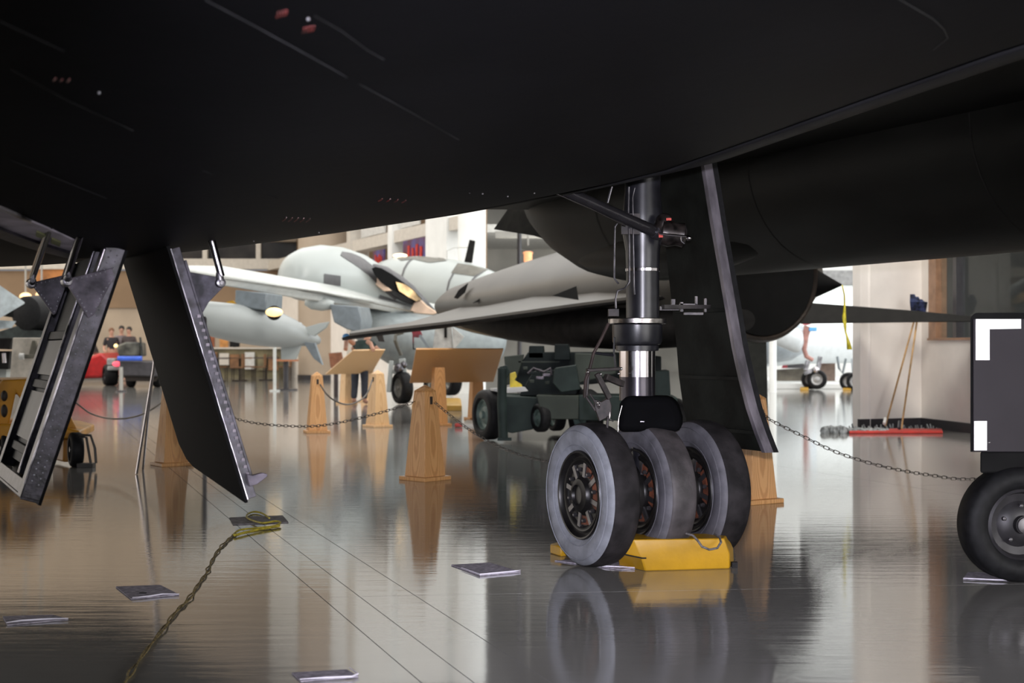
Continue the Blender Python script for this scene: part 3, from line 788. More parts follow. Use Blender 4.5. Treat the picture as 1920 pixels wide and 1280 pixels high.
cpth = dense([G(*p) for p in path], 30)
co = thing('tie_down_cord', 'twisted olive cord snaking over the floor, ending in a yellow loop', 'cord', G(440, 1003))
for ph in (0, math.pi):
    pts = []
    for i, p in enumerate(cpth):
        d = (cpth[min(i + 1, len(cpth) - 1)] - cpth[max(i - 1, 0)]).normalized(); x = d.cross(ZZ)
        a = i * .15 + ph; amp = .004 + .007 * max(0, math.sin(i * .11)) ** 4
        pts.append(p + x * math.cos(a) * amp + ZZ * (.009 + math.sin(a) * .004))
    Geo().tube(pts, .0036, 6).build('strand', M_cord, co)
lp = dense([G(*p) + ZZ * z for p, z in (((437, 1006), .01), ((450, 997), .012), ((480, 993), .01), ((515, 989), .012), ((526, 985), .02), ((515, 983), .02), ((490, 986), .02), ((465, 975), .012), ((464, 967), .01), ((476, 962), .01), ((492, 965), .01), ((505, 974), .01))], 8)
Geo().tube(lp, .006, 6).build('loop', M_cordy, co)
lp = dense([G(*p) + ZZ * .012 for p in ((440, 1007), (462, 1001), (495, 994), (524, 989))], 8)
Geo().tube(lp, .007, 6).build('loop', M_cordy, co)

# ================================================================== WOODEN POSTS, CHAINS, LECTERNS
def make_post(label, loc, rz, m=M_wood, H=.77):
    t = thing('barrier_post', label, 'post', loc, 'tapered wooden barrier posts', rz)
    def sq(h, z): return [Vector((x * h, y * h, z)) for x, y in ((-1, -1), (1, -1), (1, 1), (-1, 1))]
    Geo().loft([sq(.150, 0), sq(.150, .032)]).build('base_plate', m, t, world=False, bevel=.004)
    Geo().loft([sq(.117, .032), sq(.064, H - .055)]).build('shaft', m, t, world=False, bevel=.003)
    Geo().loft([sq(.066, H - .055), sq(.060, H - .045), sq(.004, H)]).build('cap', m, t, world=False, bevel=.002)
    hh = .072
    for k in (1, 3):
        a = k * math.pi / 2; c = Vector((math.cos(a), math.sin(a), 0))
        e = Vector((-math.sin(a), math.cos(a), 0))
        Geo().obox(c * .0705 + ZZ * (H - .125), c * .006, e * .014, (0, 0, .032)).build('slot', M_slot, t, world=False, bevel=.004)
    return t


pn = G(797, 899); make_post('wooden post nearest the middle, standing before the wide lectern', pn, math.radians(48))
make_post('wooden post left of the pale lectern with a chain at its top', G(594, 811), math.radians(17))
make_post('wooden post right in front of the pale lectern', G(708, 800), math.radians(128), M_wood2)
p_l = G(322, 872); make_post('wooden post half hidden behind the hanging black belly door', p_l, math.radians(35))
p_r = G(1412, 941); make_post('wooden post behind the three jet wheels', p_r, math.radians(32))
p_o = Vector((4.75, 9.9, 0)); make_post('wooden post behind the dark cart', p_o, math.radians(20))
# link prototype
lk = []
for k in range(14):
    a = 2 * math.pi * k / 14
    lk.append(Vector(((.011 if math.cos(a) > 0 else -.011) + .010 * math.cos(a), .0105 * math.sin(a), 0)))
gl = Geo(); n_ = len(lk); rings = []
for i in range(n_ + 1):
    p = lk[i % n_]; d = (lk[(i + 1) % n_] - lk[(i - 1) % n_]).normalized(); x = d.cross(ZZ)
    rings.append([p + (x * math.cos(2 * math.pi * j / 5) + ZZ * math.sin(2 * math.pi * j / 5)) * .0028 for j in range(5)])
gl.loft(rings, cap=False)
LINKME = None


def chain(label, pts, scale=1.0, grp='barrier chains between the wooden posts'):
    global LINKME
    pts = dense([Vector(p) for p in pts], 40)
    L = sum((pts[i + 1] - pts[i]).length for i in range(len(pts) - 1))
    t = thing('barrier_chain', label, 'chain', pts[0], grp)
    pitch = .036 * scale; acc = 0; k = 0; nxt = 0
    for i in range(len(pts) - 1):
        sl_ = (pts[i + 1] - pts[i]).length
        while nxt <= acc + sl_:
            f_ = (nxt - acc) / sl_; p = pts[i].lerp(pts[i + 1], f_); d = (pts[i + 1] - pts[i]).normalized()
            if LINKME is None:
                o_ = gl.build('link', M_chain, t, world=False); LINKME = o_.data
            else:
                o_ = bpy.data.objects.new('link', LINKME); COL.objects.link(o_); o_.parent = t
            o_.location = p - pts[0]
            q_ = d.to_track_quat('X', 'Z')
            rot = q_.to_matrix().to_4x4() @ Matrix.Rotation(math.radians(20 if k % 2 else 110), 4, 'X')
            o_.rotation_euler = rot.to_euler(); o_.scale = (scale,) * 3
            k += 1; nxt += pitch
        acc += sl_
    return t


def sag(a, b, s, n=8):
    return [a.lerp(b, i / n) - ZZ * (4 * s * (i / n) * (1 - i / n)) for i in range(n + 1)]


top = lambda p, dx=0: Vector((p.x + dx, p.y, .645))
chain('dark chain sagging from the wooden post behind the wheels to the dark cart', [top(p_r, .06), P(1440, 784, 9.35), P(1500, 815, 9.3), P(1570, 848, 9.25), P(1650, 873, 9.2), P(1740, 890, 9.3), P(1830, 898, 9.4), P(2000, 880, 9.6), top(p_o, -.06)])
chain('dark chain from the middle post to the post behind the black belly door', [top(pn, -.06), P(760, 759, 11.25), P(700, 777, 11.4), P(620, 795, 11.6), P(560, 799, 11.8), P(480, 793, 12.0), P(425, 778, 12.2), top(p_l, .06)])
chain('dark chain from the middle post down behind the jet wheels', [top(pn, .06), P(850, 783, 11.1), P(900, 818, 10.9), P(960, 847, 10.6), P(1025, 864, 10.4), P(1120, 868, 10.1), P(1250, 835, 9.8), top(p_r, -.06)])
t = thing('barrier_rope', 'thin dark rope sagging behind the hanging belly doors', 'rope', P(145, 757, 13.5))
Geo().tube(dense([P(60, 690, 15.0), P(145, 757, 14.6), P(175, 777, 14.4), P(215, 785, 14.0), P(260, 779, 13.6), P(300, 757, 13.1), top(p_l, -.06)], 8), .009, 6).build('rope_length', M_chain, t)
t = thing('barrier_rope', 'dark rope between the two posts in front of the pale lectern', 'rope', P(602, 725, 17))
Geo().tube(dense([P(600, 720, 17.0), P(612, 738, 17), P(628, 751, 17.1), P(650, 758, 17.3), P(672, 752, 17.6), P(688, 738, 17.8), P(698, 712, 18)], 8), .010, 6).build('rope_length', M_chain, t)


def lectern(label, b, legs, m, mleg, name='reading_lectern'):
    base = G(*legs[0][:2])
    t = thing(name, label, 'lectern', base, 'wooden reading lecterns')
    Geo().prism([P(*p) for p in b], (0, .035, .02)).build('reading_board', m, t, bevel=.006)
    for (gx, gy, topz, rz) in legs:
        g0 = G(gx, gy); h0, h1 = .105, .07
        def sq(h, z):
            return [g0 + Vector((x * math.cos(rz) - y * math.sin(rz), x * math.sin(rz) + y * math.cos(rz), 0)) * h + ZZ * z for x, y in ((-1, -1), (1, -1), (1, 1), (-1, 1))]
        l_ = Geo().loft([sq(h0, .03), sq(h1, topz)]).build('leg', mleg, t, bevel=.004)
        Geo().loft([sq(.15, 0), sq(.15, .03)]).build('foot', mleg, l_, bevel=.004)
    return t


lectern('wide wooden lectern with its plain back turned to the camera, beside the green trolley', [(768, 718, 19.6), (780, 655, 18.7), (944, 655, 19.6), (925, 716, 20.6)], [(822, 797, .80, .35), (893, 786, .82, .35)], M_wood, wood('oak_shade', (0.60, 0.30, 0.11), (0.48, 0.23, 0.08)))
lectern('pale wooden lectern farther left, a visitor leaning over it', [(610, 702, 25.6), (662, 657, 25.0), (722, 656, 25.8), (697, 700, 26.4)], [(650, 757, .80, .7), (690, 753, .85, .7)], M_wood2, M_wood2)

# ================================================================== DARK CART WITH REFLECTIVE TAPE (right)
ct = thing('ground_cart', 'dark grey equipment cart with bright reflective tape at the right edge', 'equipment cart', G(1905, 1085))
M_cart = mat('cart_grey', (0.026, 0.022, 0.026), 0.6, 0.0, spec=0.25, var=0.06, scale=4)
M_cartd = mat('cart_edge_black', (0.008, 0.008, 0.008), 0.8, spec=0.1)
CD = 6.30
x0 = P(1821, 0, CD).x; x1 = x0 + 1.25; zt = P(0, 586, CD).z; zb = P(0, 847, CD).z


def rrect(x0, x1, z0, z1, r, y, n=6):
    pts = []
    for cx_, cz_, a0 in ((x1 - r, z0 + .001, -90), (x1 - r, z1 - r, 0), (x0 + r, z1 - r, 90), (x0 + .001, z0 + .001, 180)):
        rr_ = r if cz_ > z0 + .01 else .001
        for k in range(n + 1):
            a = math.radians(a0 + 90 * k / n); pts.append(Vector((cx_ + rr_ * math.cos(a), y, cz_ + rr_ * math.sin(a))))
    return pts


Geo().prism(rrect(x0, x1, zb, zt, .035, CD + .012), (.45, .85, 0)).build('body', M_cartd, ct, bevel=.006)
Geo().prism([Vector((x0 + .010, CD, zb)), Vector((x1, CD, zb)), Vector((x1, CD, zt - .028)), Vector((x0 + .010, CD, zt - .028))], (0, .02, 0)).build('front_panel', M_cart, ct, bevel=.003)
M_tape = mat('reflective_tape', (0.97, 0.97, 0.95), 0.32, 0.0, var=0.0, spec=1.0)
yt = CD - .004
px_ = lambda a: (a - 960) / F * CD
pz_ = lambda b: EYE + (HY - b) / F * CD
Geo().prism([Vector((px_(a), yt, pz_(b))) for a, b in ((1829, 598), (1914, 598), (1914, 616), (1855, 617), (1855, 675), (1829, 675))], (0, .003, 0)).build('reflective_tape', M_tape, ct, label='white L-shaped reflective tape')
Geo().prism([Vector((px_(a), yt, pz_(b))) for a, b in ((1826, 789), (1850, 789), (1850, 844), (1826, 844))], (0, .003, 0)).build('reflective_tape', M_tape, ct, label='white rectangular reflective tape')
Geo().ball(Vector((px_(1854), yt, pz_(829))), .005).build('screw', M_chrome, ct)
Geo().prism([Vector((x0 + .05, CD + .03, zb - .1)), Vector((x1, CD + .03, zb - .1)), Vector((x1 + .4, CD + .8, zb - .1)), Vector((x0 + .45, CD + .8, zb - .1))], (0, 0, .1)).build('chassis', M_cartd, ct, bevel=.01)


def cwheel(c, R, wdt, axis, parent, mt, mr, hubr=.5):
    o_ = Geo().lathe(c, axis, [(-wdt * .32, R * .6), (-wdt * .5, R * .68), (-wdt * .52, R * .82), (-wdt * .44, R * .95), (-wdt * .3, R), (wdt * .3, R), (wdt * .44, R * .95), (wdt * .52, R * .82), (wdt * .5, R * .68), (wdt * .32, R * .6)], 48, cap=False).build('wheel', mt, parent, ang=.9)
    ri = Geo().lathe(c, axis, [(-wdt * .34, R * .62), (-wdt * .40, R * .57), (-wdt * .2, R * .53), (-wdt * .14, R * .40), (-wdt * .30, R * .30), (-wdt * .34, R * .16), (-wdt * .5, R * .15), (-wdt * .52, .001)], 36, cap=False).lathe(c, axis, [(wdt * .34, R * .62), (wdt * .2, R * .4), (wdt * .2, .001)], 24, cap=False).build('rim', mr, o_)
    return o_


wc = Vector(((1905 - 960) / F * 6.38, 6.38, .264))
cw_ = cwheel(wc, .264, .16, Vector((-.12, 1, 0)), ct, M_rubber, mat('cart_rim', (0.032, 0.030, 0.033), 0.45, 0.3, var=0.2, scale=14))
bt = Geo(); ax_ = Vector((-.12, 1, 0)).normalized(); xx = ax_.cross(ZZ).normalized()
for k in range(5):
    a = k * 2 * math.pi / 5 + .3
    bt.lathe(wc + (xx * math.cos(a) + ZZ * math.sin(a)) * .085 - ax_ * .038, -ax_, [(0, .011), (.015, .010), (.018, .004)], 6)
bt.lathe(wc - ax_ * .08, -ax_, [(0, .038), (.012, .036), (.016, .02)], 20)
bt.build('lug_nut', mat('lug', (0.10, 0.095, 0.10), 0.35, 0.6), cw_)
cwheel(Vector((wc.x + .9, 6.38, .264)), .264, .16, Vector((-.12, 1, 0)), ct, M_rubber, MATS['cart_rim'])
cwheel(Vector((wc.x + .5, 7.05, .264)), .264, .16, Vector((-.12, 1, 0)), ct, M_rubber, MATS['cart_rim'])

# ================================================================== GREY DRONE ON GREEN TROLLEY
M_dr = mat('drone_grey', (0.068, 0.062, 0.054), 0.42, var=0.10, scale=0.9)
M_drb = mat('drone_dark', (0.013, 0.012, 0.0115), 0.7, spec=0.12, var=0.2)  # dark paint that also carries the shade under drone belly and wing
dr = thing('drone_aircraft', 'dark grey delta-winged drone with a round nose intake, lying on the green trolley', 'aircraft', (0.9, 19.0, 1.15))
N_ = P(1421, 503, 16); T_ = P(852, 552, 24)
rings = []
for k, r, cz in ((0, .75, 1.93), (.08, .76, 1.92), (.2, .76, 1.88), (.35, .75, 1.84), (.5, .71, 1.80), (.65, .64, 1.77), (.8, .53, 1.76), (.9, .44, 1.76), (.97, .37, 1.77), (1.0, .30, 1.78)):
    c = N_.lerp(T_, k); c.z = cz; rr_ = []
    for j in range(40):
        a = 2 * math.pi * j / 40; ex = abs(math.cos(a)) ** 3 * .25
        rr_.append(c + AA * r * math.cos(a) * (1 + ex) + ZZ * r * math.sin(a) * (1 - .06 * abs(math.cos(a))))
    rings.append(rr_)
Geo().loft(rings).build('body', M_dr, dr, ang=1.0)
nd = (N_ - T_); nd.z = 0; nd.normalize()
NC = Vector((N_.x, N_.y, 1.93))
Geo().lathe(NC - nd * .05, nd, [(0, .77), (.10, .80), (.16, .775), (.17, .745), (.12, .72), (0, .70)], 48, cap=False).build('intake_lip', mat('lip_brown', (0.022, 0.015, 0.011), 0.5, 0.2, var=0.3), dr)
Geo().lathe(NC + nd * .02, nd, [(0, .75), (.08, .72), (.05, .5), (.02, .001)], 40).build('intake_duct', M_matte, dr)
cb_ = P(1498, 530, 16.5); ct_ = P(1578, 534, 16.2)
Geo().cyl(cb_, ct_, .27, .01, 28).build('intake_spike', M_matte, dr)
# belly keel lobe, its shade put into the darker colour
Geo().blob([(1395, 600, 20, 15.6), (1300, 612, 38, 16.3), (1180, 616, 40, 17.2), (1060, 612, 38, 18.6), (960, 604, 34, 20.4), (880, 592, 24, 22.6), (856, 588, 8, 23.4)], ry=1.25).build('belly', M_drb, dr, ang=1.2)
# near wing (drooping towards the camera)
E_ = [P(1290, 545, 16.0), P(1180, 556, 16.6), P(1100, 566, 17.0), P(960, 585, 18), P(840, 602, 19), P(730, 615, 19.6), P(655, 625, 20)]
R_ = [P(1330, 500, 16.9), P(1240, 505, 17.6), P(1150, 515, 18.6), P(1020, 540, 20), P(885, 570, 22.4), P(770, 603, 21), P(657, 621, 20.2)]
Geo().loft([[e, r, r - ZZ * .10, e - ZZ * .035] for e, r in zip(E_, R_)]).build('wing', M_dr, dr, ang=.6)
Geo().loft([[e - ZZ * .030 + UA * .0, e + UA * .35 - ZZ * .06, e + UA * .3 - ZZ * .10, e - ZZ * .065 + UA * .02] for e in E_]).build('wing_underside', M_drb, dr)  # underwing shade painted as a darker layer
Geo().loft([[P(1500, 566, 17.6), P(1500, 607, 17.4), P(1500, 606, 18.6), P(1500, 570, 18.6)], [P(1700, 581, 17.0), P(1700, 604, 16.9), P(1700, 604, 17.8), P(1700, 585, 17.8)], [P(1838, 594, 16.5), P(1838, 603, 16.5), P(1838, 602, 17), P(1838, 596, 17)]]).build('wing', mat('far_wing_shade', (0.010, 0.0095, 0.0085), 0.6, spec=0.15, var=0.15), dr, bevel=.01)  # far wing shade put into a darker copy of the grey
# dark triangles, slits on its flank
EE = [P(a, b, 16.45) for a, b in ((1035, 553), (1082, 537), (1085, 563))]
Geo().prism([P(1036, 554, 17.2), P(1081, 536, 17.2), P(1085, 562, 17.0)], (0.0, .05, 0)).build('warning_triangle', M_matte, dr)
Geo().prism([P(a, b, 21.2) for a, b in ((886, 568), (905, 556), (918, 552), (903, 565))], (0, .05, 0)).build('slit', M_drb, dr)
Geo().prism([P(a, b, 22.0) for a, b in ((851, 558), (860, 543), (878, 530), (872, 548), (858, 560))], (0, .05, 0)).build('tail_opening', M_drb, dr)
sp = thing('ribbon_tag', 'yellow streamer hanging from the drone intake spike', 'streamer', P(1579, 534, 16.18))
rb_ = []
for i, (a, b, w_) in enumerate(((1579, 534, 2), (1583, 552, 2), (1584, 575, 3.5), (1583, 595, 7), (1584, 608, 6), (1585, 622, 3), (1588, 630, 3.5), (1591, 642, 7), (1593, 655, 9))):
    p = P(a, b, 16.17); hw = w_ / 2 / F * 16.2
    rb_.append([p + Vector((-hw, .01 * math.sin(i), 0)), p + Vector((hw, -.01 * math.sin(i * 1.7), 0))])
Geo().loft(rb_, cap=False, close=False).build('ribbon', mat('ribbon_yellow', (0.55, 0.47, 0.02), 0.5, var=0.15, scale=20), sp, solid=.004)

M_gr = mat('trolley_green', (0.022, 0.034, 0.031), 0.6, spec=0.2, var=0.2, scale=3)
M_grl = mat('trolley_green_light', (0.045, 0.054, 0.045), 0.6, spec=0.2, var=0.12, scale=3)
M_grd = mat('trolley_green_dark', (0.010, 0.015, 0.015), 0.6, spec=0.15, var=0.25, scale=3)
M_hub = mat('hub_green', (0.12, 0.17, 0.15), 0.45, var=0.2)
tr = thing('trolley', 'dark green wheeled transport trolley carrying the drone', 'trolley', G(1000, 812))


def slab_(pts, d, depth, nm, m, parent=tr, bev=.01):
    return Geo().prism([P(a, b, d) for a, b in pts], Vector((.05, .8, 0)) * depth).build(nm, m, parent, bevel=bev)


slab_([(935, 742), (1010, 745), (1012, 802), (960, 812), (935, 806)], 16.1, 1.4, 'axle_box', M_gr)
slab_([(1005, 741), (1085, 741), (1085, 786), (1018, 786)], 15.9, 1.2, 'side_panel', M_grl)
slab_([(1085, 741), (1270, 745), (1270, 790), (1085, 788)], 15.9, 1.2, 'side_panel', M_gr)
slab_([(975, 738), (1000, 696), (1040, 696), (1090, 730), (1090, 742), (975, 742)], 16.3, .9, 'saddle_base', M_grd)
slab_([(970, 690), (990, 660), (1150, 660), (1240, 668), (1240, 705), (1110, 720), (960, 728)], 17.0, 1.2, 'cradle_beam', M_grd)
slab_([(972, 677), (1049, 677), (1049, 679.5), (972, 679.5)], 16.9, .05, 'bright_rail', M_grl, bev=0)
slab_([(1040, 645), (1066, 645), (1070, 675), (1038, 675)], 16.8, .6, 'support_post', M_grd)
slab_([(992, 648), (1018, 648), (1020, 672), (990, 672)], 17.0, .5, 'support_post', M_grd)
slab_([(1078, 662), (1155, 664), (1155, 700), (1078, 720)], 16.4, .5, 'hatch', M_grl)
slab_([(945, 668), (982, 664), (968, 716), (950, 722)], 16.9, .2, 'gusset_plate', M_grl)
slab_([(1040, 690), (1080, 684), (1088, 730), (1052, 736), (1036, 718)], 15.9, .5, 'actuator_box', M_gr)
slab_([(1164, 700), (1255, 694), (1258, 748), (1164, 748)], 16.5, .8, 'end_box', M_gr)
gg = Geo()
for i in range(9):
    a = 985 + (i * 13.7) % 70; b = 690 + (i * 9.1) % 30
    gg = Geo().box(P(a, b, 16.2), (.05 + .02 * (i % 3), .05, .035)).build('fitting_box', (M_grl, M_grd, M_gusset)[i % 3], tr, bevel=.005)
Geo().tube([P(990, 700, 16.1), P(1000, 690, 16.1), P(1020, 697, 16.1), P(1032, 690, 16.1), P(1034, 703, 16.1)], .012).build('pipe', M_gusset, tr)
Geo().tube([P(942, 690, 15.7), P(941, 760, 15.7), P(944, 824, 15.7)], .055, 14).build('jack_leg', M_gr, tr)
Geo().box(P(946, 823, 15.7) - ZZ * .0, (.16, .12, .03)).build('jack_foot', M_gr, tr)
slab_([(935, 688), (950, 684), (956, 700), (948, 712)], 15.8, .1, 'jack_handle', M_gr)


def twheel(px, py, d, R, wdt):
    c = P(px, py, d)
    return cwheel(c, R, wdt, AA, tr, M_rubber, M_hub)


twheel(916, 777, 16.05, .29, .20); twheel(1014, 783, 16.0, .165, .12); twheel(1043, 783, 17.4, .165, .14); twheel(1098, 777, 16.3, .30, .20)
twheel(1262, 790, 16.6, .28, .2)
Geo().prism([P(a, b, 15.95) for a, b in ((958, 700), (967, 697), (969, 706), (965, 712), (978, 720), (980, 725), (958, 726))], UA * .03).build('yellow_strap', mat('strap_yellow', (0.75, 0.58, 0.03), 0.5), tr, bevel=.004)
Geo().prism([P(a, b, 15.9) for a, b in ((926, 728), (984, 725), (991, 733), (950, 737), (926, 733))], UA * .1).build('label_plate', M_plain, tr, bevel=.004)

# ================================================================== PALE TWIN-ENGINED AIRCRAFT
M_pg = mat('pale_grey_paint', (0.39, 0.425, 0.415), 0.35, var=0.04, scale=0.8)
M_pw = mat('white_wing', (0.53, 0.55, 0.53), 0.35, var=0.03)
M_mg = mat('mid_grey_paint', (0.085, 0.083, 0.087), 0.4, var=0.06)
M_bg = mat('blue_grey_paint', (0.17, 0.20, 0.22), 0.4, var=0.08)
M_ol = mat('olive_grey_patch', (0.11, 0.105, 0.085), 0.4, var=0.1)
M_exlit = mat('exhaust_warm_lit', (0.55, 0.36, 0.17), 0.35, 0.7, var=0.4, scale=2.5)  # warm lamp light on the exhaust, put into the metal colour
M_pk = mat('warm_lit_metal', (0.68, 0.50, 0.36), 0.35, 0.3, var=0.15, scale=3)  # same warm light painted into a paler metal
tw = thing('propeller_aircraft', 'pale grey twin-engined aircraft with open exhaust and fuel tank under its wing', 'aircraft', G(757, 757))
Geo().prism([P(300, 495, 20.4), P(700, 561, 26.6), P(838, 588, 29.0), P(838, 606, 29.0), P(700, 580, 26.6), P(560, 561, 24.3), P(425, 538, 22.3), P(300, 524, 20.4)], (.5, 1.9, .10)).build('wing', M_pw, tw, bevel=.03)
Geo().prism([P(400, 519, 21.75), P(600, 546, 24.65), P(840, 597, 28.75), P(840, 600, 28.75), P(600, 548.5, 24.65), P(400, 521, 21.75)], (.0, .1, 0)).build('wing_seam', M_ol, tw)
Geo().prism([P(545, 540, 23.9), P(700, 566, 26.3), P(700, 569, 26.3), P(545, 542, 23.9)], (.0, .2, 0)).build('wing_seam', M_ol, tw)
nc = Geo().blob([(541, 516, 14, 25.2), (544, 515, 30, 25.25), (552, 514, 42, 25.4), (568, 513, 50, 25.6), (595, 513, 55, 26), (630, 517, 55, 26.5), (665, 526, 52, 27), (700, 540, 45, 27.5), (740, 558, 34, 28), (780, 575, 20, 28.5), (815, 588, 8, 29), (832, 593, 2, 29.2)], n=36).build('engine_nacelle', M_pg, tw, ang=1.4)


def patch(pts, m, nm, parent, d, off=.0, bulge=0.0, n=(0, .05, 0)):
    return Geo().prism([P(a, b, dd) for (a, b), dd in zip(pts, d)], n).build(nm, m, parent)


def skinpatch(secs, arc, t0, t1, m, nm, parent, grow=1.015, ry=1.0):
    """a piece of skin that follows the round body between stations, arc in degrees (0 = right, 90 = up, 180 = left)"""
    c = [P(a, b, d) for a, b, r, d in secs]; rad = [r / F * d * grow for a, b, r, d in secs]
    dd = (c[-1] - c[0]).normalized(); x = dd.cross(ZZ).normalized(); y = x.cross(dd).normalized(); rows = []
    for i in range(13):
        k = t0 + (t1 - t0) * i / 12; j = min(int(k), len(c) - 2); f_ = k - j
        cc = c[j].lerp(c[j + 1], f_); r = rad[j] + (rad[j + 1] - rad[j]) * f_
        a0, a1 = arc(i / 12) if callable(arc) else arc
        rows.append([cc + (x * math.cos(math.radians(a0 + (a1 - a0) * q_ / 8)) * ry + y * math.sin(math.radians(a0 + (a1 - a0) * q_ / 8))) * r for q_ in range(9)])
    return Geo().loft(rows, cap=False, close=False).build(nm, m, parent, solid=.01, ang=1.2)


NS = [(544, 515, 30, 25.25), (568, 513, 50, 25.6), (595, 513, 55, 26), (630, 517, 55, 26.5), (665, 526, 52, 27), (700, 540, 45, 27.5), (740, 558, 34, 28), (780, 575, 20, 28.5), (815, 588, 8, 29)]
from mathutils.bvhtree import BVHTree


def onto(body, up, lo, m, nm, n=14, rows_=5):
    """paint area on a body's skin between two lines: a thin sheet laid on the real surface"""
    base = ORG[body.name]; me = body.data
    bv = BVHTree.FromPolygons([v.co + base for v in me.vertices], [tuple(p.vertices) for p in me.polygons])
    eye = Vector((0, 0, EYE))

    def along(line, t):
        k = t * (len(line) - 1); a = min(int(k), len(line) - 2); f_ = k - a
        return (line[a][0] + (line[a + 1][0] - line[a][0]) * f_, line[a][1] + (line[a + 1][1] - line[a][1]) * f_)
    out = []
    for i_ in range(n + 1):
        u, l = along(up, i_ / n), along(lo, i_ / n); r = []
        for j_ in range(rows_ + 1):
            px, py = u[0] + (l[0] - u[0]) * j_ / rows_, u[1] + (l[1] - u[1]) * j_ / rows_
            d = (P(px, py, 1) - eye).normalized(); hit = bv.ray_cast(eye, d)
            if hit[0] is None: hit = bv.find_nearest(P(px, py, 28.0))
            nn_ = hit[1] if hit[1].dot(d) < 0 else -hit[1]
            r.append(hit[0] + nn_ * .012)
        out.append(r)
    return Geo().loft(out, cap=False, close=False).build(nm, m, body, ang=1.3)


onto(nc, [(641, 472), (660, 475), (680, 484), (700, 500), (716, 518), (735, 536), (755, 552)], [(638, 479), (652, 488), (672, 501), (690, 515), (706, 532), (722, 548), (740, 562)], M_mg, 'grey_stripe')
onto(nc, [(607, 513), (638, 517)], [(607, 531), (638, 536)], M_mg, 'access_panel', 3, 3)
onto(nc, [(712, 552), (730, 558), (760, 570), (795, 584)], [(706, 566), (726, 576), (756, 586), (792, 592)], M_mg, 'lower_panel')
# exhaust trough: long oval opening, dark inside, metal with the warm light painted in
ex = [(697, 503), (704, 500), (716, 503), (735, 514), (756, 529), (775, 543), (790, 560), (780, 566), (760, 556), (735, 543), (715, 530), (702, 515)]
def exd(a): return 26.18 + (a - 697) / 95 * 1.25
Geo().blob([(690, 498, 4, 26.7), (700, 506, 13, 26.85), (716, 517, 20, 27.05), (740, 534, 22, 27.35), (765, 550, 18, 27.6), (790, 567, 11, 27.9), (812, 582, 4, 28.2)], n=20).build('exhaust_fairing', M_mg, tw, ang=1.4)
Geo().prism([P(a, b, exd(a) + .12) for a, b in ex], (0, .12, 0)).build('exhaust_opening', M_matte, tw)
Geo().prism([P(a, b, exd(a) + .08) for a, b in ((742, 528), (760, 533), (777, 546), (789, 561), (781, 565), (765, 556), (748, 545))], (0, .03, 0)).build('exhaust_metal', M_exlit, tw)
Geo().prism([P(a, b, 27.5) for a, b in ((776, 566), (790, 562), (800, 572), (812, 580), (822, 586), (812, 590), (780, 588), (768, 582))], (0, .2, 0)).build('exhaust_shelf', M_pk, tw, bevel=.02)
Geo().prism([P(a, b, 26.7) for a, b in ((681, 498), (698, 497), (712, 526), (735, 545), (720, 546), (700, 530))], (0, .08, 0)).build('exhaust_collar', M_pk, tw, bevel=.01)
# fuselage behind
FSx = [(700, 528, 12, 33), (708, 526, 26, 32.8), (722, 525, 37, 32.6), (742, 526, 44, 32.3), (775, 530, 50, 32), (815, 536, 53, 31.5), (850, 541, 54, 31), (890, 549, 52, 30.6), (930, 560, 46, 30.2), (990, 575, 34, 29.6)]
fs = Geo().blob(FSx, n=36).build('fuselage', M_pg, tw, ang=1.4)
onto(fs, [(778, 481), (765, 490), (757, 503), (752, 520), (750, 545)], [(781, 482), (768, 491), (760, 504), (755, 520), (753, 545)], M_mg, 'panel_band', 10, 1)
onto(fs, [(866, 497), (850, 510), (841, 527), (837, 545), (836, 570)], [(869, 498), (853, 511), (844, 527), (840, 545), (839, 570)], M_mg, 'panel_band', 10, 1)
onto(fs, [(905, 508), (888, 520), (878, 534), (872, 552)], [(908, 509), (891, 521), (881, 535), (875, 552)], M_mg, 'panel_band', 10, 1)
onto(fs, [(742, 482), (765, 478), (795, 479), (832, 485)], [(752, 489), (774, 486), (805, 493), (838, 489)], M_ol, 'olive_patch')
onto(fs, [(858, 494), (885, 498), (915, 506)], [(846, 512), (868, 515), (888, 518)], M_ol, 'olive_patch')
Geo().prism([P(a, b, 30.9) for a, b in ((870, 491), (884, 493), (890, 451), (880, 449))], (.02, .06, 0)).build('blade_antenna', M_drb, tw, bevel=.01)
Geo().tube([P(853, 488, 31), P(838, 486, 31), P(838, 470, 31), P(852, 464, 31), P(880, 464, 31)], .008).build('wire_antenna', M_greyw, tw)
Geo().prism([P(a, b, 32.3) for a, b in ((708, 497), (722, 494), (738, 506), (735, 512), (716, 505))], (0, .1, 0)).build('cockpit_window', M_dwin, tw)
Geo().ball(P(750, 479, 32.2), .17, .1, .05).build('top_light', mat('warm_lamp', (1, .8, .5), 0.4, emit=((1.0, 0.72, 0.40), 3.0)), tw)
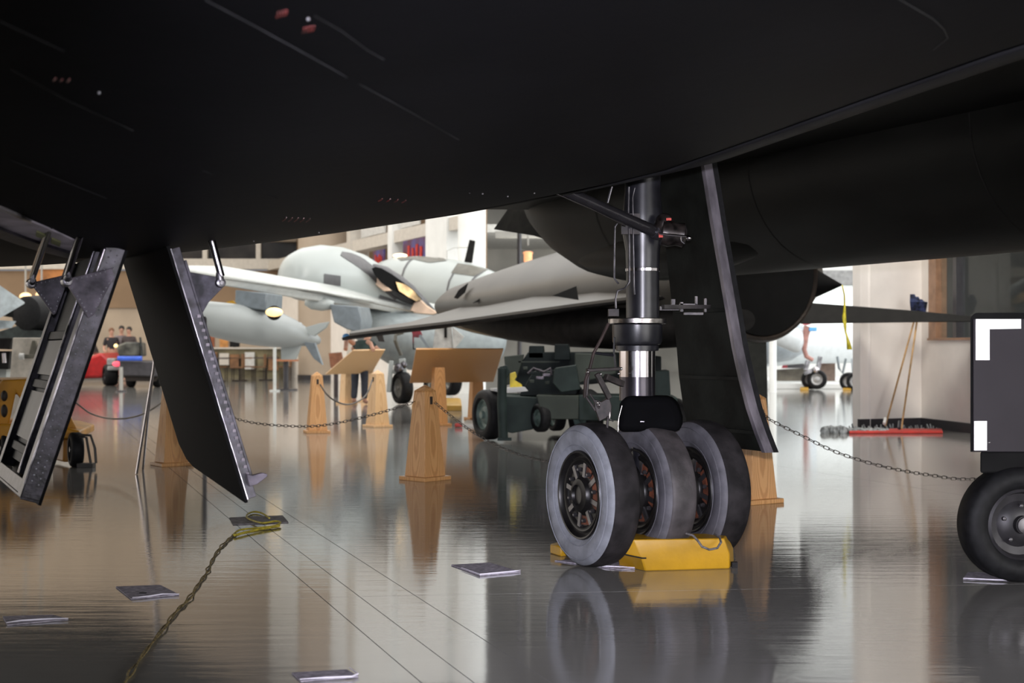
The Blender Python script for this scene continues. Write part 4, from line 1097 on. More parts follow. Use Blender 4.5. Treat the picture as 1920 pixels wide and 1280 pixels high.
# lower fuselage
LF = [(652, 598, 8, 27.2), (668, 606, 26, 27.2), (700, 618, 42, 27.3), (735, 632, 50, 27.4), (775, 640, 54, 27.6), (820, 640, 54, 27.8), (860, 640, 52, 28), (900, 640, 50, 28.2), (935, 640, 40, 28.4)]
lf = Geo().blob(LF, n=32).build('lower_fuselage', mat('belly_grey', (0.27, 0.31, 0.32), 0.4, var=0.06), tw, ang=1.4)
Geo().prism([P(a, b, 26.35) for a, b in ((702, 623), (716, 623), (721, 641), (710, 640))], (0, .05, 0)).build('side_window', M_dwin, tw)
Geo().tube([P(754, 610, 26.5), P(754, 624, 26.5), P(742, 627, 26.45), (P(741, 638, 26.4)), P(745, 650, 26.5), P(752, 665, 26.6)], .035).build('door_seal', M_ol, tw)
Geo().prism([P(a, b, 26.4) for a, b in ((768, 613), (784, 611), (792, 628), (784, 633), (776, 632), (776, 652), (782, 655), (774, 655), (773, 625))], (0, .05, 0)).build('gear_well', mat('well_red', (0.16, 0.02, 0.03), 0.5, var=0.5, scale=4), tw)
Geo().bar(P(787, 628, 26.3), P(806, 655, 26.3), .06, .05).build('brace', M_bg, tw)
Geo().prism([P(a, b, 26.2) for a, b in ((818, 600), (846, 600), (850, 662), (810, 662))], (0, .2, 0)).build('gear_leg_door', mat('door_pale', (0.42, 0.42, 0.40), 0.4), tw, bevel=.01)
Geo().prism([P(a, b, 26.15) for a, b in ((833, 609), (838, 609), (838, 633), (833, 633))], (0, .05, 0)).build('door_slot', M_drb, tw)
Geo().prism([P(a, b, 26.1) for a, b in ((848, 612), (870, 631), (850, 658))], (0, .1, 0)).build('triangular_panel', MATS['door_pale'], tw, bevel=.005)
# pylons and tank
Geo().prism([P(a, b, 22.6) for a, b in ((441, 543), (500, 549), (498, 582), (470, 578), (440, 570))], (.1, 1.0, 0)).build('pylon', M_bg, tw, bevel=.02)
Geo().prism([P(a, b, 24.8) for a, b in ((618, 570), (672, 574), (678, 600), (674, 623), (650, 617), (626, 604))], (.1, 1.0, 0)).build('pylon', M_bg, tw, bevel=.02)
Geo().blob([(572, 566, 6, 25), (585, 568, 12, 25), (605, 570, 13, 25), (625, 572, 8, 25)]).build('fairing', M_pg, tw, ang=1.4)
TK = [(300, 582, 10, 21.6), (330, 586, 22, 21.8), (365, 591, 29, 22.0), (400, 598, 33, 22.3), (440, 605, 36, 22.6), (480, 611, 36.5, 23), (515, 617, 34, 23.3), (545, 624, 27, 23.6), (570, 631, 18, 23.9), (588, 636, 12, 24.1), (597, 638.5, 7, 24.2)]
tk = Geo().blob(TK, n=32).build('fuel_tank', mat('tank_grey', (0.36, 0.39, 0.39), 0.38, var=0.06, scale=1), tw, ang=1.4)
for pts in (((556, 618), (598, 606), (616, 603), (610, 614), (588, 630)), ((526, 646), (534, 640), (566, 640), (553, 674), (527, 674)), ((568, 641), (590, 643), (604, 684), (588, 672)), ((548, 612), (562, 604), (572, 622))):
    Geo().prism([P(a, b, 23.7) for a, b in pts], (.02, .06, 0)).build('fin', M_pg if pts[0][0] != 568 else M_bg, tk, bevel=.005)
Geo().prism([P(a, b, 22.6) for a, b in ((424, 566), (436, 563), (448, 572), (446, 577), (430, 572))], (0, .1, 0)).build('yellow_strap', M_yel, tw)
lm = thing('warm_glint', 'glowing warm oval added for a reflection just above the fuel tank', 'lamp', P(514, 587, 22.3))  # glowing oval added to stand for a warm reflection by the tank
Geo().lathe(P(514, 586, 22.3), (.2, -1, -.2), [(0, .10), (.03, .12), (.045, .115)], 20).build('glint_back', M_drb, lm)
Geo().ball(P(514, 585, 22.22), .14, .05, .075).build('glowing_oval', mat('reflection_glow', (1, .8, .5), 0.4, emit=((1.0, 0.62, 0.22), 1.5)), lm)
# nose gear
gl_ = Geo().bar(P(734, 676, 26.4), P(729, 735, 26.4), .10, .08).bar(P(754, 672, 26.5), P(757, 700, 26.5), .13, .12).bar(P(737, 695, 26.4), P(766, 704, 26.4), .08, .10).build('gear_strut', M_pg, tw, bevel=.01)
Geo().ball(P(748, 690, 26.3), .10).ball(P(757, 684, 26.3), .07).build('strut_fitting', M_chromed, tw)
cwheel(P(754, 727, 26.35), .305, .22, Vector((-.86, -.5, 0)) * -1, tw, M_rubber, mat('hub_grey', (0.25, 0.25, 0.23), 0.45, 0.4))
cwheel(P(845, 712, 29.5), .33, .26, Vector((-.86, -.5, 0)) * -1, tw, M_rubber, MATS['hub_grey'])
cwheel(P(815, 722, 28.5), .30, .26, Vector((-.86, -.5, 0)) * -1, tw, M_rubber, MATS['hub_grey'])
pc = thing('wheel_chock', 'yellow chock behind the legs of the wide wooden lectern', 'wheel chock', G(818, 770))
hull('block', [G(772, 770), G(866, 770), G(864, 757), G(776, 757)], .09, .10, .12, M_yel, pc)
ra = thing('red_clamp', 'small red clamp on a pale strip on the floor beside the trolley wheel', 'clamp', G(857, 797))
Geo().box(G(860, 797, .03), (.10, .1, .05)).build('clamp_body', M_red, ra, bevel=.01)
Geo().prism([G(868, 799), G(900, 800), G(905, 792), G(875, 791)], (0, 0, .03)).build('strip', M_plain, ra)

# ================================================================== PEOPLE
M_skin = mat('skin', (0.50, 0.27, 0.19), 0.5, var=0.05)


def skinned(name, joints, edges, m, parent, lvl=1):
    me = bpy.data.meshes.new(name); base = ORG[parent.name]
    me.from_pydata([Vector(j[0]) - base for j in joints], edges, [])
    o = bpy.data.objects.new(name, me); COL.objects.link(o)
    sk = o.modifiers.new('skin', 'SKIN'); me.skin_vertices or None
    for i, j in enumerate(joints):
        r = j[1]; me.skin_vertices[0].data[i].radius = r if isinstance(r, tuple) else (r, r)
    me.skin_vertices[0].data[0].use_root = True
    ss_ = o.modifiers.new('sub', 'SUBSURF'); ss_.levels = lvl; ss_.render_levels = lvl
    sk.use_smooth_shade = True
    me.materials.append(m); place(o, parent, base); return o


def person(label, loc, H, face, shirt, trs, hair, lean=0.0, group='visitors standing by the machines', arms='down'):
    t = thing('person', label, 'person', loc, group)
    b = Vector(loc); f_ = Vector((math.cos(face), math.sin(face), 0)); l_ = Vector((-f_.y, f_.x, 0)); k = H / 1.75
    q = lambda x, y, z: b + f_ * x * k + l_ * y * k + ZZ * z * k
    sx = math.sin(lean); cz_ = math.cos(lean)
    up = lambda h, y=0, x=0: q(sx * (h - .95) + x, y, .95 + cz_ * (h - .95))
    if arms == 'lean':
        hands = [(up(1.30, .27, .05), .045), (up(1.22, .30, .24), .04), (up(1.22, .27, .45), .035)]
    else:
        hands = [(up(1.16, .24, -.02), .045), (q(.10, .24, 1.00), .04), (q(.22, .17, .98), .035)]
    J = [(q(0, 0, .95), (.15, .11)), (up(1.15), (.13, .10)), (up(1.38), (.17, .10)), (up(1.48), .06), (up(1.56, 0, .02), .055), (up(1.64, 0, .03), .085), (up(1.73, 0, .02), .075)]
    E = [(0, 1), (1, 2), (2, 3), (3, 4), (4, 5), (5, 6)]
    for sgn in (1, -1):
        n0 = len(J); J.append((up(1.40, .18 * sgn), .06)); E.append((2, n0)); pr = n0
        for hp, r in hands:
            d_ = hp - b; yy = d_.dot(l_)
            J.append((hp if sgn > 0 else hp - l_ * 2 * yy, r)); E.append((pr, len(J) - 1)); pr = len(J) - 1
        n1 = len(J)
        J += [(q(0, .10 * sgn, .88), .09), (q(.02, .11 * sgn, .48), .06), (q(-.02, .12 * sgn, .08), .045), (q(.12, .13 * sgn, .04), .04)]
        E += [(0, n1), (n1, n1 + 1), (n1 + 1, n1 + 2), (n1 + 2, n1 + 3)]
    skinned('body', J, E, M_skin, t)
    # clothes a little larger than the body
    J2 = [(up(.93), (.165, .125)), (up(1.15), (.15, .12)), (up(1.38), (.185, .12)), (up(1.47), .07)]; E2_ = [(0, 1), (1, 2), (2, 3)]
    for sgn in (1, -1):
        n0 = len(J2); J2.append((up(1.41, .18 * sgn), .075)); E2_.append((2, n0))
        hp = hands[0][0]; yy = (hp - b).dot(l_); J2.append((hp if sgn > 0 else hp - l_ * 2 * yy, .06)); E2_.append((n0, n0 + 1))
    skinned('shirt', J2, E2_, shirt, t)
    J3 = [(q(0, 0, .96), (.165, .13))]; E3 = []
    for sgn in (1, -1):
        n1 = len(J3); J3 += [(q(0, .10 * sgn, .86), .105), (q(.02, .11 * sgn, .48), .078), (q(-.02, .12 * sgn, .10), .065)]
        E3 += [(0, n1), (n1, n1 + 1), (n1 + 1, n1 + 2)]
    skinned('trousers', J3, E3, trs, t)
    Geo().ball(up(1.70, 0, -.01), .095 * k, .095 * k, .10 * k).build('hair', hair, t)
    hd = up(1.66, 0, .03)
    Geo().ball(hd + f_ * .085 * k - ZZ * .01, .014, .014, .02, 8, 5).build('nose', M_skin, t)
    for sgn in (1, -1): Geo().ball(hd + f_ * .072 * k + l_ * .03 * sgn * k + ZZ * .015, .008, n=6, m=4).build('eye', M_slot, t)
    return t


M_dg = mat('shirt_dark_green', (0.015, 0.035, 0.033), 0.8, var=0.2)
M_bk = mat('cloth_black', (0.02, 0.018, 0.022), 0.8); M_dk = mat('cloth_brown', (0.06, 0.045, 0.045), 0.8); M_gy = mat('cloth_grey', (0.18, 0.15, 0.16), 0.8)
M_hb = mat('hair_dark', (0.015, 0.012, 0.01), 0.6); M_hbl = mat('hair_blond', (0.50, 0.42, 0.25), 0.6)
pp = person('person in a dark green top bending over the pale wooden lectern', G(674, 758), 1.55, math.radians(75), M_dg, mat('trousers_dark', (0.03, 0.035, 0.05), 0.8), M_hbl, lean=.75, group=None, arms='lean')
Geo().ball(P(649, 631, 25.5), .07, .05, .06).build('blue_glove', mat('blue_sleeve', (0.12, 0.35, 0.70), 0.6), pp)
Geo().tube([P(662, 643, 25.9), P(650, 634, 25.6), P(648, 655, 25.4)], [.05, .045, .04]).build('arm', M_skin, pp)
Geo().tube([P(690, 641, 25.9), P(695, 644, 25.7), P(700, 656, 25.4)], [.045, .04, .035]).build('arm', M_skin, pp)
person('person with reddish hair in black, leftmost of the three by the grey vehicle', Vector(((209 - 960) / F * 45, 45, 0)), 1.68, -1.2, M_bk, M_bk, mat('hair_auburn', (0.20, 0.09, 0.04), 0.6))
person('dark haired person in grey, middle one of the three by the grey vehicle', Vector(((228 - 960) / F * 45.6, 45.6, 0)), 1.76, -1.4, M_gy, M_bk, M_hb)
person('dark haired person in brown, rightmost of the three by the grey vehicle', Vector(((242 - 960) / F * 45, 45, 0)), 1.72, -1.7, M_dk, M_bk, M_hb)

# ================================================================== LEFT BACKGROUND
M_or = mat('orange_yellow_paint', (0.62, 0.28, 0.015), 0.42, var=0.15, scale=3)
M_ord = mat('orange_paint', (0.40, 0.17, 0.02), 0.45, var=0.2, scale=3)
yc = thing('yellow_tractor', 'orange-yellow low equipment vehicle behind the ribbed belly door', 'vehicle', G(80, 875))
YD = 12.6
def yb(pts, d, depth, nm, m, bev=.015, dx=-.2): return Geo().prism([P(a, b, d) for a, b in pts], (dx, depth, 0)).build(nm, m, yc, bevel=bev)
yb([(-140, 712), (66, 712), (64, 735), (-140, 760)], 12.9, 1.2, 'hood', M_ord)
yb([(5, 712), (62, 710), (50, 760), (30, 735), (16, 800), (0, 800), (-20, 740)], 12.75, .5, 'fender', M_or)
yb([(-160, 795), (60, 795), (118, 800), (150, 808), (150, 822), (-160, 826)], 12.6, 1.1, 'chassis', M_or)
yb([(112, 770), (128, 772), (145, 806), (118, 812)], 12.7, .6, 'front_fender', M_or)
yb([(120, 822), (134, 822), (132, 866), (118, 866)], 12.7, .3, 'bracket', M_ord)
Geo().tube([P(148, 815, 12.3), P(170, 816, 12.3), P(178, 840, 12.3), P(180, 868, 12.3)], .012).tube([P(150, 818, 12.4), P(162, 820, 12.4), P(170, 868, 12.4)], .012).box(P(162, 872, 12.4), (.14, .1, .04)).build('step_frame', mat('frame_dark', (0.04, 0.035, 0.03), 0.5), yc)
cwheel(Vector(((142 - 960) / F * 12.5, 12.5, .155)), .155, .11, AA, yc, M_rubber, MATS['bolt_dark'])
cwheel(Vector(((12 - 960) / F * 12.7, 12.7, .155)), .155, .11, AA, yc, M_rubber, MATS['bolt_dark'])
Geo().ball(P(8, 742, 12.6), .03, .03, .05).ball(P(8, 770, 12.6), .03, .03, .06).build('cutout', M_slot, yc)
# white cabinet with gauge
cab = thing('cabinet', 'cream display cabinet with a small cannon-like fitting, behind the ribbed door', 'cabinet', Vector((-7.2, 20, 0)))
Geo().prism([P(24, 633, 20), P(100, 633, 20), P(98, 711, 20), P(18, 711, 20)], (0, .9, 0)).build('cabinet_body', mat('cabinet_cream', (0.50, 0.46, 0.40), 0.6), cab, bevel=.01)
Geo().prism([P(18, 711, 20.1), P(98, 711, 20.1), P(98, 790.4, 20.1), P(18, 790.4, 20.1)], (0, .8, 0)).build('cabinet_base', mat('cabinet_base', (0.40, 0.36, 0.31), 0.6), cab)
Geo().prism([P(60, 638, 19.9), P(66, 638, 19.9), P(74, 664, 19.9), P(54, 664, 19.9)], (0, .06, 0)).box(P(66, 668, 19.85), (.28, .08, .06)).build('fitting', mat('fitting_olive', (0.16, 0.15, 0.12), 0.5, 0.4), cab, bevel=.004)
Geo().cyl(P(45, 668, 19.8), P(37, 668, 19.8), .045).build('fitting_cap', M_plain, cab)
dk = thing('dark_machine', 'dark machine at the far left edge beside the cream cabinet', 'machine', Vector((-7.9, 21, 0)))
Geo().prism([P(-60, 634, 21), P(22, 634, 21), P(18, 655, 21), P(-60, 652, 21)], (0, .6, 0)).build('upper_box', M_drb, dk)
Geo().prism([P(-60, 658, 21.2), P(19, 658, 21.2), P(15, 692, 21.2), P(-60, 692, 21.2)], (0, .6, 0)).build('lower_box', M_rubber, dk)
Geo().prism([P(-60, 692, 21.3), P(12, 692, 21.3), P(10, 764, 21.3), P(-60, 764, 21.3)], (0, .4, 0)).build('stand', M_pg, dk)
Geo().cyl(P(7, 662, 21.1), P(8, 680, 21.1), .03).build('bright_valve', M_chrome, dk)
jn = thing('jet_engine', 'black round jet engine on a dark cradle behind the riveted brackets', 'jet engine', Vector((-8.4, 25, 0)))
Geo().lathe(P(78, 588, 25), (.3, 1, 0), [(-.5, .22), (-.45, .30), (0, .34), (.6, .34), (1.2, .28)], 28).build('casing', M_rubber, jn)
Geo().prism([P(-40, 634, 24.6), P(20, 614, 24.6), P(50, 606, 24.6), P(60, 618, 24.6), P(96, 622, 24.6), P(96, 634, 24.6)], (0, .6, 0)).build('cradle', M_leggrn, jn, bevel=.01)
Geo().prism([P(2, 592, 24.6), P(50, 565, 24.6), P(56, 556, 24.6), P(60, 600, 24.6), P(30, 596, 24.6)], (0, .4, 0)).build('exhaust_shroud', M_greydoor, jn)
Geo().box(P(60, 700, 25.2), (.2, .2, 1.2)).build('cradle_leg', M_leggrn, jn)
ws = thing('white_aircraft_nose', 'pale blue-white pointed aircraft part entering from the left edge', 'aircraft', Vector((-9.0, 22, 0)))
Geo().loft([[P(-200, 430, 22), P(-200, 640, 22), P(-200, 640, 23), P(-200, 430, 23)], [P(0, 535, 22), P(0, 596, 22), P(0, 590, 22.8), P(0, 540, 22.8)], [P(46, 566, 22.2), P(46, 569, 22.2), P(46, 569, 22.5), P(46, 567, 22.5)]]).build('pointed_fairing', mat('blue_white', (0.58, 0.66, 0.70), 0.4), ws)
Geo().loft([[P(-150, 590, 22.4), P(-150, 640, 22.4), P(-150, 640, 23), P(-150, 590, 23)], [P(30, 602, 22.4), P(22, 614, 22.4), P(22, 614, 22.8), P(30, 603, 22.8)]]).build('lower_fairing', MATS['blue_white'], ws)
Geo().cyl(P(-60, 660, 22.3), Vector((P(-60, 660, 22.3).x, 22.3, 0)), .08).build('support', M_greyw, ws)
# red car and grey vehicle
rc = thing('red_car', 'rear of a red car with a lit pink tail lamp', 'car', G(190, 722))
Geo().prism([P(100, 668, 39.6), P(168, 668, 39.6), P(190, 660, 39.6), P(203, 672, 39.6), P(206, 690, 39.6), P(200, 708, 39.6), P(100, 712, 39.6)], (-.5, 3.4, 0)).build('body', mat('car_red', (0.42, 0.012, 0.012), 0.3, var=.1), rc, bevel=.08)
Geo().prism([P(110, 668, 40), P(175, 664, 40), P(165, 640, 40), P(122, 640, 40)], (-.4, 2.0, 0)).build('cabin', M_dwin, rc, bevel=.05)
cwheel(Vector((P(203, 0, 39.2).x, 39.4, .30)), .30, .36, AA, rc, M_rubber, MATS['bolt_dark'])
cwheel(Vector((P(130, 0, 39.2).x, 39.4, .30)), .30, .36, AA, rc, M_rubber, MATS['bolt_dark'])
Geo().ball(P(219, 682, 39.0), .13, .05, .075).build('tail_lamp', mat('lamp_red', (0.9, .1, .15), 0.4, emit=((1.0, .10, .16), 1.0)), rc)
Geo().box(P(216, 690, 39.2), (.38, .3, .12)).box(P(210, 678, 39.3), (.25, .2, .2)).build('bumper', mat('bumper_grey', (0.3, 0.32, 0.32), 0.4), rc, bevel=.03)
gv = thing('grey_vehicle', 'grey and olive open vehicle with a rolled blue cover along its side', 'vehicle', G(245, 727))
Geo().prism([P(224, 676, 37.2), P(300, 678, 37.2), P(300, 706, 37.2), P(224, 704, 37.2)], (-.4, 3, 0)).build('bed', mat('bed_dark', (0.045, 0.042, 0.048), 0.5), gv, bevel=.03)
Geo().prism([P(232, 704, 37.4), P(296, 706, 37.4), P(290, 715, 37.4), P(236, 714, 37.4)], (-.3, 2.6, 0)).build('chassis', M_slot, gv)
for px in (240, 290): cwheel(Vector((P(px, 0, 37.6).x, 37.9, .20)), .20, .2, Vector((1, 0, 0)), gv, M_rubber, MATS['bolt_dark'])
Geo().prism([P(218, 648, 38), P(236, 641, 38), P(262, 641, 38), P(264, 668, 38), P(222, 668, 38)], (-.2, 1.4, 0)).build('cab', mat('cab_olive', (0.10, 0.10, 0.085), 0.5, var=.4, scale=3), gv, bevel=.05)
Geo().bar(P(263, 632, 38), P(267, 668, 38), .05, .05).build('windscreen_post', M_leggrn, gv)
Geo().cyl(P(221, 672, 37.1), P(266, 672, 37.1), .065, n=14).build('rolled_cover', mat('cover_blue', (0.04, 0.12, 0.62), 0.5), gv)
Geo().ball(P(217, 648, 37.9), .055, .04, .05).build('round_lamp', mat('lamp_yellow', (1, .8, .4), 0.4, emit=((1, .75, .3), 1.6)), gv)
ps = thing('marker_post', 'slim grey post in front of the grey vehicle', 'post', G(227, 734))
Geo().cyl(G(227, 734), P(227, 688, G(227, 734).y), .045).build('shaft', M_greyw, ps)
Geo().cyl(G(227, 734), G(227, 734) + ZZ * .03, .13).build('base', M_base, ps)
# silver easel legs
ea = thing('display_easel', 'thin silver easel legs between the two belly doors', 'easel', G(258, 888))
Geo().tube([P(297, 600, 11.5), P(288, 690, 11.6), G(256, 889) + ZZ * .005], .012, 8).build('leg', M_chrome, ea)
Geo().tube([P(302, 600, 11.6), P(281, 745, 11.7), G(268, 880) + ZZ * .005], .010, 8).build('leg', M_chrome, ea)
Geo().prism([P(290, 560, 11.5), P(330, 560, 11.5), P(330, 605, 11.45), P(290, 605, 11.45)], (0, .02, 0)).build('panel', M_plain, ea)
# framed panel behind door two
fp_ = thing('framed_panel', 'tall framed board on legs showing its dark edge beside the hanging fuel tank', 'display board', Vector((P(365, 0, 18).x, 18, 0)))
Geo().prism([P(340, 598, 18), P(384, 598, 18), P(384, 690, 18), P(340, 690, 18)], (0, .03, 0)).build('board', mat('board_beige', (0.50, 0.44, 0.34), 0.6), fp_)
Geo().bar(P(384, 596, 18), P(384, 810, 18) * 1 - ZZ * 0, .035, .05).bar(P(338, 597, 18), P(386, 597, 18), .03, .05).bar(P(342, 596, 18), P(342, 806, 18), .035, .05).build('frame', M_base, fp_)
# cafe corner
cf = thing('cafe_counter', 'brown and olive service counter at the far back wall', 'counter', Vector((P(455, 0, 50).x, 50, 0)))
M_olv = mat('cafe_olive', (0.20, 0.17, 0.09), 0.6, var=.35, scale=.8); M_cbr = mat('cafe_brown', (0.25, 0.12, 0.05), 0.6, var=.4, scale=1)
Geo().box((P(455, 0, 50.2).x, 50.5, .52), (2.9, .9, 1.04)).build('counter_body', M_olv, cf)
Geo().box((P(455, 0, 50.2).x, 50.5, 1.06), (3.1, 1.1, .06)).build('counter_top', M_beige, cf)
for i, (a, b0, b1, m) in enumerate(((398, 660, 690, M_cbr), (420, 662, 684, M_beige), (440, 664, 690, M_cbr), (468, 660, 692, M_plain), (492, 664, 694, M_olv), (512, 668, 694, M_cbr))):
    Geo().prism([P(a - 9, b0, 49.9), P(a + 9, b0, 49.9), P(a + 9, b1, 49.9), P(a - 9, b1, 49.9)], (0, .08, 0)).build('front_panel', m, cf)
for i, (a, m, lb) in enumerate(((408, M_dk, 'small brown cafe table at the left of the counter'), (438, M_cbr, 'small brown cafe table in front of the counter middle'), (478, M_dk, 'dark cafe table in front of the counter, nearest the cocktail table'))):
    tb = thing('cafe_table', lb, 'table', Vector((P(a, 0, 44).x, 44 + i, 0)), 'cafe tables at the back')
    c = ORG[tb.name]
    Geo().cyl(c + ZZ * .72, c + ZZ * .76, .42, n=20).build('tabletop', m, tb); Geo().cyl(c + ZZ * .03, c + ZZ * .72, .035).build('stem', M_slot, tb); Geo().cyl(c, c + ZZ * .03, .24).build('foot', M_slot, tb)
    for sg_ in (-1, 1):
        ch = thing('cafe_chair', 'dark cafe chair %s of the %s' % ('left' if sg_ < 0 else 'right', ('leftmost cafe table', 'middle cafe table', 'rightmost cafe table')[i]), 'chair', c + Vector((sg_ * .62, .1, 0)), 'cafe chairs at the back')
        cc = ORG[ch.name]
        Geo().box(cc + ZZ * .45, (.38, .38, .04)).build('seat', M_cbr, ch); Geo().box(cc + Vector((sg_ * .18, 0, .68)), (.03, .36, .38)).build('backrest', M_cbr, ch)
        for lx in (-.16, .16):
            for ly in (-.16, .16): Geo().cyl(cc + Vector((lx, ly, 0)), cc + Vector((lx, ly, .44)), .015, n=6).build('leg', M_slot, ch)
for (a, b, w_, h_, m, lb) in ((392, 638, 20, 26, mat('poster_rust', (0.30, 0.09, 0.04), 0.6), 'rust brown poster on the back wall above the counter'), (420, 643, 16, 22, mat('poster_orange', (0.62, 0.28, 0.08), 0.6), 'orange poster on the back wall above the counter')):
    po = thing('poster', lb, 'poster', P(a, b, 53.8)); Geo().box(P(a, b, 53.98), (w_ / F * 54, .04, h_ / F * 54)).build('poster_board', m, po)
mo = thing('monitor', 'black screen standing on the counter at the back', 'screen', P(440, 655, 50.4))
Geo().box(P(440, 641, 50.4), (.36, .06, .36)).build('screen', M_rubber, mo, bevel=.01); Geo().box(P(440, 650, 50.4), (.10, .1, .04)).build('stand', M_rubber, mo)
ck_ = thing('cocktail_table', 'tall round table with a red-brown top on a black stem', 'table', G(536, 731))
c = G(536, 731); Geo().cyl(c + ZZ * .73, c + ZZ * .78, .32, n=24).build('tabletop', mat('table_red', (0.42, 0.16, 0.07), 0.5), ck_); Geo().cyl(c, c + ZZ * .74, .07).build('stem', M_base, ck_); Geo().cyl(c, c + ZZ * .03, .30, n=24).build('foot', M_base, ck_)
wp = thing('white_pole', 'white support pole standing under the fuel tank', 'pole', G(515, 733))
c = G(515, 733); Geo().cyl(c, P(515, 650, c.y), .042).build('shaft', M_pw, wp); Geo().cyl(c, c + ZZ * .03, .13).build('foot', M_pw, wp)
bx = thing('brown_board', 'small reddish brown board left of the pale lectern', 'board', Vector((P(630, 0, 30).x, 30, 0)))
Geo().prism([P(616, 662, 30), P(640, 660, 30), P(646, 690, 30), P(620, 690, 30)], (0, .1, 0)).build('board_face', mat('box_red', (0.30, 0.12, 0.06), 0.5), bx); Geo().cyl(P(630, 690, 30.1), Vector((P(630, 0, 30.1).x, 30.1, 0)), .05).build('stem', M_dk, bx)
structure(Geo().lathe((P(612, 0, 47).x, 47, 0), ZZ, [(0, .95), (12, .95)], 28), 'column', M_tan)
structure(Geo().lathe((P(612, 0, 47).x, 47, 0), ZZ, [(0, .97), (.16, .97), (.17, .95)], 28), 'baseboard_back', M_base)
xs = thing('exit_sign', 'small glowing red sign on the gallery front', 'sign', P(393, 501, 53.85))
Geo().box(P(394, 500, 53.87), (.36, .08, .22)).build('sign_face', mat('sign_red', (0.8, .02, .02), 0.5, emit=((1, .03, .03), .7)), xs, bevel=.01)
for (a, b, m, lb) in ((85, 512, mat('wood_orange', (0.55, 0.22, 0.06), 0.5, var=.3, scale=1), 'orange wooden wall panel seen between the door rods'),):
    po = thing('wall_panel', lb, 'panel', P(a, b, 53)); Geo().box(P(a + 10, b, 53.88), (1.1, .1, .8)).build('panel_face', m, po)
for (a, b, lb, e) in ((48, 556, 'warm ceiling lamp glow over the black jet engine, left one', 1.5), (78, 553, 'warm lamp over the black jet engine, right one', .9)):
    lm_ = thing('gallery_lamp', lb, 'lamp', P(a, b, 44)); Geo().ball(P(a, b, 44), .2, .1, .13).build('glowing_bulb', mat('amber_%d' % a, (1, .7, .4), .4, emit=((1, .62, .28), e)), lm_); Geo().cyl(P(a, b - 4, 44), Vector((P(a, b, 44).x, 44, 12)), .03).build('rod', M_greyw, lm_)
la = thing('orange_lantern', 'glowing orange lantern in the far hall under the dark tail surface', 'lamp', P(990, 482, 46))
Geo().lathe(P(990, 496, 46), ZZ, [(0, .09), (.12, .14), (.34, .14), (.40, .18), (.44, .10)], 16).build('lantern_glass', mat('lantern_glow', (1, .6, .3), .4, emit=((1.0, .34, .16), .8)), la)
Geo().cyl(P(990, 460, 46), Vector((P(990, 460, 46).x, 46, 12)), .03).build('rod', M_greyw, la)

# ================================================================== RIGHT BACKGROUND
fa = thing('far_aircraft', 'white aircraft in the bright hall beyond the wooden mop handles, on double wheels', 'aircraft', G(1530, 729))
M_fw = mat('far_white', (0.62, 0.66, 0.68), 0.4, var=.03); M_fb = mat('far_blue_grey', (0.38, 0.43, 0.47), 0.4, var=.05)
Geo().blob([(1320, 640, 30, 36), (1380, 640, 42, 36), (1430, 638, 46, 36.2), (1480, 636, 40, 36.4), (1500, 636, 28, 36.6), (1512, 636, 8, 36.7)], n=28).build('nose', M_fb, fa, ang=1.4)
Geo().blob([(1440, 625, 14, 35), (1470, 627, 24, 35), (1496, 640, 22, 35), (1502, 650, 12, 35)], n=24).build('radome', M_fw, fa, ang=1.4)
Geo().blob([(1400, 660, 30, 38), (1500, 648, 34, 38), (1620, 644, 36, 38), (1800, 640, 36, 38)], n=28).build('fuselage', M_fw, fa, ang=1.4)
Geo().tube([P(1515, 612, 35), P(1510, 628, 35), P(1508, 655, 35), P(1512, 668, 35), P(1524, 675, 35)], [.10, .09, .06, .06, .05], 10).build('boarding_pipe', mat('pipe_rose', (0.40, 0.20, 0.17), .5), fa)
Geo().ball(P(1512, 605, 34.9), .13, .1, .06).build('red_cap', mat('cap_red', (0.75, 0.15, 0.18), .5), fa)
Geo().box(P(1524, 617, 34.9), (.19, .1, .10)).build('blue_cover', mat('cover_sky', (0.12, 0.42, 0.80), .5), fa, bevel=.02)
Geo().bar(P(1538, 668, 35.6), P(1532, 700, 35.6), .11, .1).bar(P(1515, 676, 35.6), P(1510, 694, 35.6), .12, .1).bar(P(1508, 700, 35.6), P(1535, 690, 35.6), .10, .1).build('gear_strut', mat('strut_grey', (0.25, 0.25, 0.27), .4, .4, var=.3), fa, bevel=.01)
Geo().ball(P(1530, 693, 35.5), .09).build('strut_fitting', M_chrome, fa)
cwheel(P(1532, 711, 35.6), .25, .2, Vector((-.35, -1, 0)) * -1, fa, M_rubber, mat('far_rim', (0.45, 0.45, 0.45), .4, .5))
cwheel(P(1521, 711, 35.8), .25, .2, Vector((-.35, -1, 0)) * -1, fa, M_rubber, MATS['far_rim'])
cwheel(P(1605, 715, 34.9), .23, .25, Vector((-.6, -1, 0)) * -1, fa, M_rubber, MATS['far_rim'])
cwheel(P(1592, 715, 35.2), .23, .25, Vector((-.6, -1, 0)) * -1, fa, M_rubber, MATS['far_rim'])
Geo().bar(P(1600, 672, 35.4), P(1602, 705, 35.4), .10, .1).build('gear_strut', M_fb, fa)
Geo().tube([P(1570, 668, 35.5), P(1573, 690, 35.5), P(1580, 700, 35.5), P(1586, 672, 35.5)], .03).build('gear_strut', M_bg, fa)
for a, lb in ((1508, 'small yellow chock at the far double wheel'), (1588, 'small yellow chock beside the half hidden far wheel')):
    c_ = thing('wheel_chock', lb, 'wheel chock', G(a, 732)); hull('block', [G(a - 8, 732), G(a + 8, 732), G(a + 8, 729), G(a - 8, 729)], .04, .1, .06, M_yel, c_)
sh = thing('display_stand', 'red and brown display stand behind the far double wheels', 'display stand', Vector((P(1553, 0, 39).x, 39, .28)))
